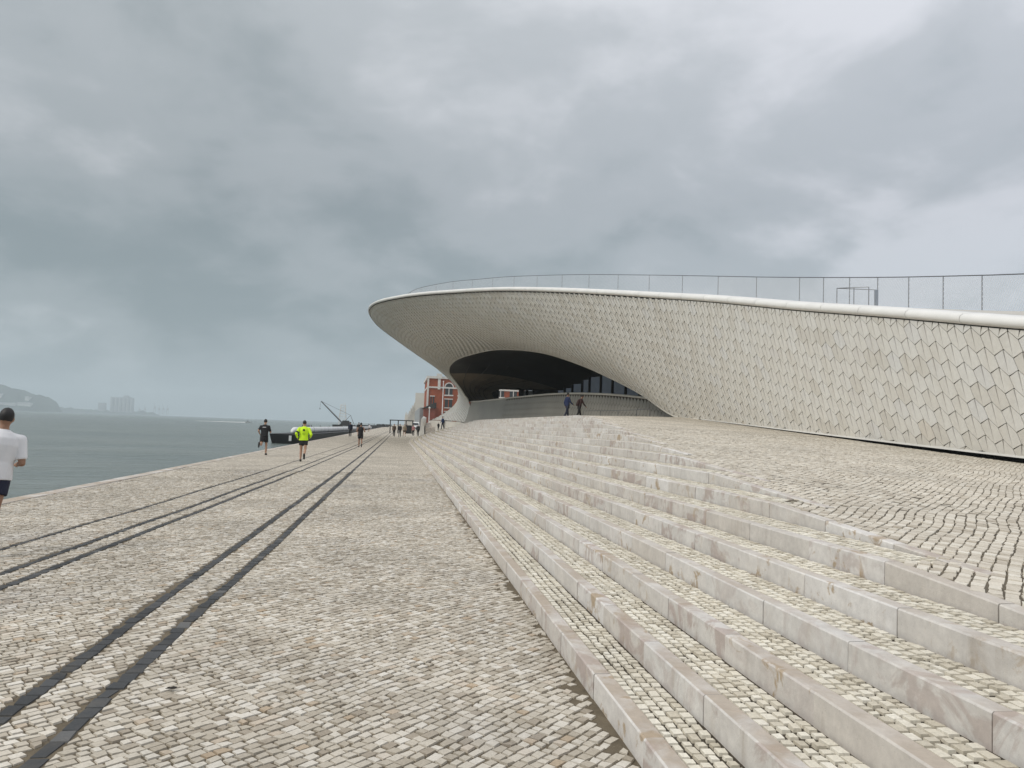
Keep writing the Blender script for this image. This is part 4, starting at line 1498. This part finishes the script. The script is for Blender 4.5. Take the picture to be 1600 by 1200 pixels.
GW = 'walkers far along the promenade'
person('walker in grey top and dark trousers, leftmost of three far side by side', (-0.75, 103, 0), R(180), 1.72, legs=((14, 4), (-14, 12)), vox=0.024, shirt=M_CBROWN, sleeve='long', bottom=M_CBLACK, cut='long', hairlen=0.12, group=GW)
person('walker in black top, middle of three far side by side', (0.0, 100.5, 0), R(175), 1.74, legs=((-12, 10), (12, 2)), vox=0.024, shirt=M_CBLACK, sleeve='long', bottom=M_CGREY, cut='long', group=GW)
person('walker in khaki top, rightmost of three far side by side', (0.62, 106, 0), R(190), 1.74, legs=((16, 4), (-14, 14)), vox=0.024, shirt=M_CTAN, sleeve='short', bottom=M_CBROWN, cut='shorts', group=GW)
person('walker in pink top beside the first kerb, near the white van', (1.98, 115, 0), R(180), 1.68, legs=((12, 4), (-12, 10)), vox=0.024, shirt=M_CPINK, sleeve='short', bottom=M_CBLACK, cut='long', hairlen=0.15, group=GW)
person('walker in all black in front of the white van', (2.62, 113, 0), R(0), 1.80, legs=((-10, 8), (12, 2)), vox=0.024, shirt=M_CBLACK, sleeve='long', bottom=M_CBLACK, cut='long', group=GW)
person('dark-clad walker by the quay edge, left of the runner on the rails', (-5.75, 92, 0), R(5), 1.76, legs=((14, 6), (-12, 12)), vox=0.024, shirt=M_CNAVY, sleeve='long', bottom=M_CBLACK, cut='long', group=GW)
person('dark-clad walker in shorts just behind the runner on the rails', (-5.0, 96, 0), R(5), 1.76, legs=((-12, 8), (12, 4)), vox=0.024, shirt=M_CBLACK, sleeve='short', bottom=M_CBLACK, cut='shorts', group=GW)
person('small far walker in white sitting near the quay edge', (-5.8, 150, 0), R(40), 1.5, legs=((30, 30), (20, 20)), vox=0.03, shirt=M_CWHITE, sleeve='short', bottom=M_CGREY, cut='shorts', group=GW)
person('tiny far walker in dark coat under the black frame', (1.35, 150, 0), R(180), 1.74, vox=0.03, shirt=M_CBLACK, sleeve='long', bottom=M_CBLACK, cut='long', group=GW)
person('person in blue jacket and dark trousers at the far end of the steps', (5.45, 100, RISE * 8), R(60), 1.72, legs=((10, 4), (-10, 8)), vox=0.022, shirt=M_CBLUE, sleeve='long', bottom=M_CNAVY, cut='long')
person('small child in dark clothes at the far end of the steps', (4.88, 99.3, RISE * 7), R(0), 1.02, legs=((6, 2), (-6, 4)), vox=0.024, shirt=M_CBLACK, sleeve='long', bottom=M_CBLACK, cut='long', hairlen=0.1)
person('person in dark blue shirt and dark trousers on the terrace crest', (10.9, 49.8, float(ramp_z(10.9, 49.8))), R(-70), 1.78, legs=((12, 6), (-14, 14)), arms=((-18, 30), (18, 40)), vox=0.018, shirt=M_CDBLUE, sleeve='long', bottom=M_CNAVY, cut='long', skin=M_SKIN2)
person('person in maroon top with rucksack bending forwards on the terrace crest', (11.7, 49.8, float(ramp_z(11.7, 49.8))), R(-80), 1.70, legs=((16, 6), (-12, 14)), arms=((-10, 20), (24, 20)), lean=R(16), vox=0.018, shirt=M_CRED, sleeve='long', bottom=M_CBLACK, cut='long', skin=M_SKIN2, bag=M_CRED)
bpy.data.scenes.remove(TMP)

# ================================================================== FAR THINGS
M_BRICK = simple('red_brick', (0.31, 0.075, 0.030), 0.85, var=0.18, scale=0.8)
M_TRIM = simple('white_stone_trim', (0.66, 0.64, 0.60), 0.7, var=0.08)
M_PANE = simple('far_window_glass', (0.03, 0.034, 0.038), 0.5, var=0.2)
M_STONE = simple('pale_monument_stone', (0.58, 0.55, 0.49), 0.85, var=0.08, scale=0.1)
M_RUST = simple('dark_rusty_steel', (0.035, 0.032, 0.030), 0.8, var=0.4, scale=0.6)
M_GREY = simple('grey_paint', (0.28, 0.30, 0.31), 0.7, var=0.1)

# red brick power-station building
rb = empty('brick_building', (16, 232, 0))
tag(rb, 'red brick building with white stone bands and tall windows beyond the museum', 'building')
child(MB().box(7.7, 37, 230, 262, -0.2, 15.6).build('wall', M_BRICK), rb)
child(MB().box(7.3, 37.3, 229.7, 262.3, 15.6, 16.3).build('cornice', M_TRIM), rb)
child(MB().box(7.55, 37.1, 229.75, 262.2, 12.75, 13.2).build('string_course', M_TRIM), rb)
child(MB().box(7.45, 8.0, 229.8, 230.3, -0.2, 15.6).build('quoin', M_TRIM), rb)
child(MB().box(10.6, 11.4, 229.6, 230.2, 12.4, 16.9).build('pilaster', M_TRIM), rb)
child(MB().box(10.2, 11.8, 229.4, 230.4, 15.6, 17.1).build('pilaster_cap', M_TRIM), rb)
def window(par, x0, x1, z0, z1, y, arch=False):
    fr = MB().box(x0 - 0.2, x1 + 0.2, y - 0.2, y + 0.1, z1, z1 + 0.26).box(x0 - 0.2, x1 + 0.2, y - 0.22, y + 0.1, z0 - 0.24, z0)
    if arch:
        r_ = (x1 - x0) / 2; cx = (x0 + x1) / 2
        fr = MB().box(x0 - 0.25, x1 + 0.25, y - 0.3, y + 0.1, z0 - 0.35, z0)
        pts = [(cx + (r_ + 0.3) * math.cos(a), z1 + (r_ + 0.3) * math.sin(a)) for a in np.linspace(0, math.pi, 10)] + [(cx + r_ * math.cos(a), z1 + r_ * math.sin(a)) for a in np.linspace(math.pi, 0, 10)]
        fr.prism(pts, y - 0.25, y + 0.1)
    w_ = child(fr.build('window', M_TRIM), par)
    pn = MB().box(x0, x1, y - 0.06, y + 0.05, z0, z1)
    if arch:
        pn.prism([(cx + r_ * math.cos(a), z1 + r_ * math.sin(a)) for a in np.linspace(0, math.pi, 10)], y - 0.06, y + 0.05)
    g_ = pn.build('pane', M_PANE); g_.parent = w_
    mn = MB().box((x0 + x1) / 2 - 0.12, (x0 + x1) / 2 + 0.12, y - 0.14, y - 0.06, z0, z1)
    m_ = mn.build('glazing_bar', M_BRICK if not arch else M_TRIM); m_.parent = w_
for x0 in (12.9, 16.8, 20.7, 24.6, 28.5, 32.4):
    window(rb, x0, x0 + 2.2, 10.9, 13.2, 229.98, True)
    window(rb, x0, x0 + 2.2, 7.1, 9.5, 229.98)
    window(rb, x0, x0 + 2.2, 3.0, 5.8, 229.98)
for z0 in (7.3, 2.6):
    window(rb, 8.6, 9.7, z0, z0 + 2.9, 229.98)
an = empty('annex_building', (6.8, 216, 0))
tag(an, 'low red brick annex with sloping dark roof beside the taller brick building', 'building')
child(MB().box(6.4, 9.5, 216, 240, -0.2, 6.4).build('wall', simple('dark_brick', (0.20, 0.055, 0.035), 0.85, var=0.15), an), an)
child(MB().prism([(6.0, 6.4), (9.8, 6.4), (9.8, 8.0), (9.4, 8.0)], 215.6, 240.4).build('roof', M_RUST), an)
child(MB().box(5.4, 6.38, 222, 300, -0.2, 6.6).build('side_wall', M_GREY), an)

def lamp_post(label, x, y, h, ball_r=0.28, group='lamp posts beyond the steps'):
    l = empty('lamp_post', (x, y, 0)); tag(l, label, 'lamp post', group)
    child(MB().tube([(x, y, 0), (x, y, h)], [0.11, 0.07], 8).build('pole', M_WHITE), l)
    child(ball(MB(), (x, y, h + ball_r * 0.6), ball_r, 10, 7).build('lamp_globe', M_LIP, None, True), l)
    return l
lamp_post('tall slim white lamp post in front of the red brick building', 8.0, 150, 10.2, 0.12)
lamp_post('short white globe lamp beside the red brick annex', 5.5, 150, 4.9, 0.2)

# pale stone monument with a prow
mo = empty('stone_monument', (14, 600, 0))
tag(mo, 'pale tall stone monument with a stepped prow, hazy behind the brick building', 'monument')
child(MB().box(10.9, 24, 600, 612, -0.5, 26.2).build('tower_block', M_STONE), mo)
child(MB().prism([(3.2, 0), (24, 0), (24, 20), (10.9, 20), (9.4, 15.6), (7.8, 13.0), (6.2, 9.5), (4.9, 8.8), (4.2, 11.6), (3.3, 7.2)], 601.5, 610.5).build('prow', M_STONE), mo)
for q, (fx, fz, fh) in enumerate([(5.6, 8.6, 2.0), (6.6, 10.0, 2.1), (7.7, 12.2, 2.1), (8.8, 14.2, 2.2)]):
    child(MB().hexa([(fx - 0.5, 600.4, fz - 3), (fx + 0.5, 600.4, fz - 3), (fx + 0.5, 601.6, fz - 3), (fx - 0.5, 601.6, fz - 3), (fx - 0.25, 600.7, fz + fh), (fx + 0.25, 600.7, fz + fh), (fx + 0.25, 601.3, fz + fh), (fx - 0.25, 601.3, fz + fh)]).build('carved_figure', M_STONE), mo)

# black steel frame across the promenade, white van
fr = empty('steel_frame', (0.5, 140, 0))
tag(fr, 'black steel frame of posts and a flat beam spanning the far promenade', 'frame')
for x in (-1.75, -0.35, 1.05, 2.25):
    child(MB().box(x - 0.09, x + 0.09, 139.9, 140.1, 0, 2.35).build('post', M_BLACK), fr)
child(MB().box(-1.9, 2.4, 139.85, 140.15, 2.25, 2.42).build('beam', M_BLACK), fr)
child(MB().box(1.15, 2.15, 141.5, 141.7, 0, 1.5).build('screen', M_BLACK), fr)

van = empty('parked_van', (4.0, 200, 0))
tag(van, 'white van facing the camera beyond the black frame', 'van')
def vp(mb, name, mat): return child(mb.build(name, mat), van)
vp(MB().hexa([(3.05, 200.0, 0.35), (4.95, 200.0, 0.35), (4.95, 204.6, 0.35), (3.05, 204.6, 0.35), (3.05, 200.0, 1.15), (4.95, 200.0, 1.15), (4.95, 204.6, 1.15), (3.05, 204.6, 1.15)])
   .hexa([(3.05, 200.05, 1.15), (4.95, 200.05, 1.15), (4.95, 204.6, 1.15), (3.05, 204.6, 1.15), (3.2, 201.3, 2.35), (4.8, 201.3, 2.35), (4.8, 204.5, 2.35), (3.2, 204.5, 2.35)]), 'body', M_WHITE)
vp(MB().hexa([(3.22, 200.20, 1.28), (4.78, 200.20, 1.28), (4.78, 200.24, 1.28), (3.22, 200.24, 1.28), (3.34, 200.98, 2.10), (4.66, 200.98, 2.10), (4.66, 201.02, 2.10), (3.34, 201.02, 2.10)]), 'windscreen', M_PANE)
vp(MB().box(3.5, 4.5, 199.93, 199.99, 0.62, 0.86), 'grille', M_BLACK)
for x in (3.14, 4.56):
    vp(MB().box(x, x + 0.3, 199.94, 199.99, 0.72, 0.95), 'headlight', M_STEEL)
for x in (3.02, 4.76):
    for y in (200.8, 203.7):
        vp(MB().tube([(x, y, 0.33), (x + 0.22, y, 0.33)], 0.33, 14), 'wheel', M_BLACK)

# ------------------------------------------------------------------ boats and barges along the quay
bg_ = empty('tank_barge', (-21, 130, WZ))
tag(bg_, 'black flat barge carrying a long white cylinder, moored along the quay', 'barge')
a0 = Vector((-18.3, 129, 0)); a1 = Vector((-9.6, 275, 0))
dv = (a1 - a0).normalized(); pv = Vector((-dv.y, dv.x, 0))
def bpt(u_, side, z_): q = a0 + dv * u_ + pv * side; return (q.x, q.y, z_)
LB = (a1 - a0).length
child(MB().hexa([bpt(1.0, -2.2, WZ - 0.6), bpt(LB, -2.2, WZ - 0.6), bpt(LB, 2.2, WZ - 0.6), bpt(1.0, 2.2, WZ - 0.6), bpt(0, -2.6, -0.62), bpt(LB, -2.6, -0.62), bpt(LB, 2.6, -0.62), bpt(0, 2.6, -0.62)]).build('hull', M_BLACK), bg_)
child(MB().box(a0.x + 0.55, a0.x + 0.95, a0.y - 0.3, a0.y - 0.02, -1.7, -0.85).build('white_mark', M_WHITE), bg_)
zt_ = -0.07
child(MB().tube([bpt(5, 0, zt_ - 0.35), bpt(5.6, 0, zt_ - 0.12), bpt(7.2, 0, zt_), bpt(LB * 0.5, 0, zt_), bpt(LB - 8, 0, zt_)], [0.16, 0.38, 0.56, 0.56, 0.56], 18).build('white_cylinder', M_WHITE, None, True), bg_)
for q in (9, 24, 42, 66, 95):
    child(MB().tube([bpt(q, 0, zt_), bpt(q + 0.25, 0, zt_)], 0.58, 18).build('cylinder_band', M_GREY), bg_)

def pontoon(label, x0, x1, y0, y1, z1, bits):
    p = empty('work_pontoon', (x0, y0, WZ)); tag(p, label, 'pontoon', 'dark pontoons by the quay')
    child(MB().box(x0, x1, y0, y1, WZ - 0.5, z1).build('hull', M_RUST), p)
    r_ = random.Random(int(x0 * 7))
    for q in range(bits):
        bx = r_.uniform(x0 + 0.5, x1 - 2.0); bw = r_.uniform(0.8, 3.5); bh = r_.uniform(0.3, 1.1)
        child(MB().box(bx, min(bx + bw, x1), y0 + 0.5, y0 + 3, z1, z1 + bh).build('deck_gear', M_RUST if r_.random() < 0.7 else M_GREY), p)
    for q in np.arange(x0 + 0.4, x1, 3.2):
        child(MB().box(q - 0.12, q + 0.12, y0, y0 + 0.3, z1, z1 + 0.8).build('bollard', M_RUST), p)
    return p
pontoon('dark low pontoon carrying the crane, out from the quay', -36, -11.5, 292, 306, -0.75, 5)
pontoon('long dark pontoon behind the crane reaching towards the quay', -27, -5, 352, 368, -0.1, 8)
pontoon('farthest dark pontoon tight against the quay beyond the crane', -18, -3.5, 440, 458, 0.4, 8)

cr_ = empty('crane', (-22, 300, -0.75))
tag(cr_, 'dark crane with a long raised boom on the pontoon', 'crane')
child(MB().box(-25.2, -16.8, 296, 302, -0.75, 0.55).build('deck_house', M_RUST), cr_)
child(MB().hexa([(-22.6, 298, 0.55), (-18.6, 298, 0.55), (-18.6, 301, 0.55), (-22.6, 301, 0.55), (-21.6, 298, 2.2), (-19.4, 298, 2.2), (-19.4, 301, 2.2), (-21.6, 301, 2.2)]).build('cab', M_RUST), cr_)
child(MB().tube([(-21.6, 299.5, 1.0), (-30.1, 299.5, 9.2)], [0.34, 0.22], 6).build('boom', M_STEELD), cr_)
child(MB().tube([(-21.2, 299.5, 1.5), (-18.9, 299.5, 4.3), (-17.6, 299.5, 1.2)], 0.12, 5).build('a_frame', M_STEELD), cr_)
child(MB().tube([(-18.9, 299.5, 4.3), (-29.8, 299.5, 9.1)], 0.045, 4).build('boom_stay', M_STEELD), cr_)
child(MB().tube([(-30.2, 299.5, 9.0), (-30.4, 299.5, 6.6)], 0.035, 4).build('hoist_line', M_STEELD), cr_)
child(MB().box(-30.55, -30.25, 299.4, 299.6, 6.1, 6.6).build('hook', M_STEELD), cr_)

ts = empty('lattice_tower', (-34.5, 470, WZ))
tag(ts, 'pale lattice tower with stacked platforms standing behind the crane', 'tower')
tw = (-34.2, 470)
for sx in (-1, 1):
    for sy in (-1, 1):
        child(MB().tube([(tw[0] + sx * 2.4, tw[1] + sy * 2, WZ), (tw[0] + sx * 1.3, tw[1] + sy * 1.3, 12.0)], 0.16, 5).build('leg', M_LIP), ts)
for q in range(7):
    z_ = 1.5 + q * 1.65; hw = 2.3 - q * 0.13
    child(MB().box(tw[0] - hw, tw[0] + hw, tw[1] - hw, tw[1] + hw, z_, z_ + 0.28).build('platform', M_LIP), ts)
    child(MB().tube([(tw[0] - hw, tw[1] - 2, z_), (tw[0] + hw, tw[1] - 2, z_ + 1.65)], 0.10, 4).build('brace', M_LIP), ts)

sb = empty('motor_boat', (-132, 700, WZ))
tag(sb, 'tiny white motor boat trailing a wake far out on the river', 'boat')
child(MB().hexa([(-134, 699, WZ), (-129.5, 699, WZ), (-129.5, 701, WZ), (-134, 701, WZ), (-134.4, 698.7, WZ + 0.9), (-128.6, 698.7, WZ + 0.9), (-128.6, 701.3, WZ + 0.9), (-134.4, 701.3, WZ + 0.9)]).build('hull', M_WHITE), sb)
child(MB().box(-133, -131, 699.3, 700.7, WZ + 0.9, WZ + 1.9).build('cabin', M_GREY), sb)
child(MB().hexa([(-176, 699, WZ + 0.01), (-134, 698.6, WZ + 0.01), (-134, 701.4, WZ + 0.01), (-176, 700, WZ + 0.01), (-176, 699.3, WZ + 0.12), (-134, 699, WZ + 0.45), (-134, 701, WZ + 0.45), (-176, 699.7, WZ + 0.12)]).build('wake', M_WHITE), sb)

# ------------------------------------------------------------------ far shore
M_WOOD = simple('wooded_slope', (0.045, 0.060, 0.045), 0.95, var=0.5, scale=0.03)
M_FARB = simple('far_pale_building', (0.62, 0.61, 0.58), 0.85, var=0.1, scale=0.02)
M_FARG = simple('far_concrete', (0.33, 0.33, 0.33), 0.85, var=0.15, scale=0.02)
ridge = [(-1400, 120), (-1250, 112), (-1100, 92), (-1000, 70), (-955, 60), (-925, 52), (-900, 47), (-882, 42), (-866, 37), (-852, 35), (-838, 29), (-830, 24), (-823, 14), (-817, 3)]
hill = MB()
xs_ = np.linspace(-1400, -815, 120)
hz_ = np.interp(xs_, [p[0] for p in ridge], [p[1] for p in ridge]) + lownoise(xs_, xs_ * 0, 0.16, 3) * 2.2 + lownoise(xs_, xs_ * 0, 0.6, 5) * 1.6
hz_ = np.maximum(hz_, 0.5)
rows_ = [(1950, 0.0, WZ - 1), (1955, 0.10, 1), (1985, 0.45, 0), (2020, 1.0, 0), (2120, 0.95, 0), (2300, 0.5, 0)]
for (y, k_, ad) in rows_:
    for x, z_ in zip(xs_, hz_):
        hill.v.append((x * y / 2010.0, y, z_ * k_ + ad + (random.uniform(-1.5, 1.5) if 0.1 < k_ < 1 else 0)))
n_ = len(xs_)
for j in range(len(rows_) - 1):
    for i in range(n_ - 1):
        hill.f.append((j * n_ + i, j * n_ + i + 1, (j + 1) * n_ + i + 1, (j + 1) * n_ + i))
o = hill.build('wooded_hill', M_WOOD, None, True); tag(o, kind='structure')
for lab, x0, x1, y, z0, z1 in [
        ('long white waterside building low on the wooded hill', -938, -900, 1962, 9, 17),
        ('pale building on the hillside, right of the long white one', -898, -868, 1964, 12, 19),
        ('white house high on the wooded hill, near the ridge', -893, -884, 1990, 27, 34),
        ('white house at the far left of the wooded hill', -953, -943, 1985, 30, 38)]:
    b_ = empty('hillside_building', ((x0 + x1) / 2, y, z0)); tag(b_, lab, 'building', 'white buildings on the far hill')
    child(MB().box(x0, x1, y, y + 14, z0 - 6, z1).build('wall', M_FARB), b_)
    child(MB().box(x0 - 0.5, x1 + 0.5, y - 0.5, y + 14.5, z1, z1 + 1.0).build('roof', M_FARG), b_)
    for q in np.arange(x0 + 2, x1 - 1.5, 4.0):
        child(MB().box(q, q + 1.4, y - 0.15, y + 0.1, z1 - 4.5, z1 - 2).build('window', M_FARG), b_)
shore = MB()
xs_ = np.linspace(-1090, -770, 90)
zz_ = 8 + 6 * np.abs(lownoise(xs_, xs_ * 0, 0.12, 9)) + 3.0 * smoothstep(-900, -1060, xs_)
zz_ *= smoothstep(-768, -800, xs_) * 0.9 + 0.1
for y, k_ in ((2590, -0.4), (2600, 0.6), (2640, 1.0), (2900, 1.0)):
    for x, z_ in zip(xs_ * (y / 2620.0), zz_): shore.v.append((x, y, z_ * k_))
for j in range(3):
    for i in range(89): shore.f.append((j * 90 + i, j * 90 + i + 1, (j + 1) * 90 + i + 1, (j + 1) * 90 + i))
o = shore.build('far_shore', M_WOOD, None, True); tag(o, kind='structure')
si = empty('grain_silos', (-880, 2600, 0)); tag(si, 'hazy grey block of tall grain silos on the far shore', 'silo')
for q in range(6):
    cx = -910 + q * 12
    child(MB().tube([(cx, 2605, 0), (cx, 2605, 50 + (5 if q == 4 else 0))], 6.0, 14).build('silo_cylinder', M_FARG), si)
child(MB().box(-916, -850, 2606, 2616, 0, 53).build('rear_block', M_FARG), si)
child(MB().box(-876, -862, 2600, 2610, 50, 59).build('head_house', M_FARG), si)
si2 = empty('storage_block', (-942, 2600, 0)); tag(si2, 'lower hazy grey block left of the grain silos', 'building')
child(MB().box(-950, -930, 2600, 2615, 0, 32).build('wall', M_FARG), si2)
child(MB().box(-950.5, -929.5, 2599.5, 2615.5, 32, 33).build('roof_slab', M_FARG), si2)
for q, cx in enumerate((-838, -822, -792, -778, -765, -752)):
    hgt = (18, 22, 30, 24, 27, 25)[q]
    kc = empty('harbour_crane', (cx, 2640, 0)); tag(kc, ('first', 'second', 'third', 'fourth', 'fifth', 'sixth')[q] + ' hazy crane counted rightwards from the grain silos on the far shore', 'crane', 'cranes on the far shore')
    child(MB().box(cx - 3, cx - 2, 2640, 2641, 0, hgt * 0.75).box(cx + 2, cx + 3, 2640, 2641, 0, hgt * 0.75).box(cx - 3, cx + 3, 2640, 2641, hgt * 0.7, hgt * 0.78).build('portal', M_FARG), kc)
    child(MB().tube([(cx + 1, 2640.5, hgt * 0.78), (cx - 4 + q % 2 * 3, 2640.5, hgt * 1.35)], 0.7, 5).build('jib', M_FARG), kc)
    child(MB().box(cx - 2, cx + 3, 2639, 2642, hgt * 0.78, hgt * 0.95).build('machine_house', M_FARG), kc)

for o in bpy.data.objects:      # the estuary is wide: the far bank lies about 4 km off
    if o.parent is None and o.name.split('.')[0] in ('wooded_hill', 'far_shore', 'grain_silos', 'storage_block', 'harbour_crane', 'hillside_building'):
        o.location = o.location * 1.85
        o.scale = (1.85, 1.85, 1.85)

# ------------------------------------------------------------------ the damp air over the river
m = bpy.data.materials.new('damp_air'); m.use_nodes = True
t = NT(m.node_tree); t.n.clear()
out = t.add('ShaderNodeOutputMaterial')
pvv = t.add('ShaderNodeVolumePrincipled', ins={'Color': (0.80, 0.90, 0.96, 1), 'Density': 0.00026, 'Anisotropy': 0.0})
t.l.new(pvv.outputs[0], out.inputs['Volume'])
hz = MB().box(-8000, 2500, -300, 8000, -7.2, 240).build('haze', m)
tag(hz, kind='stuff')
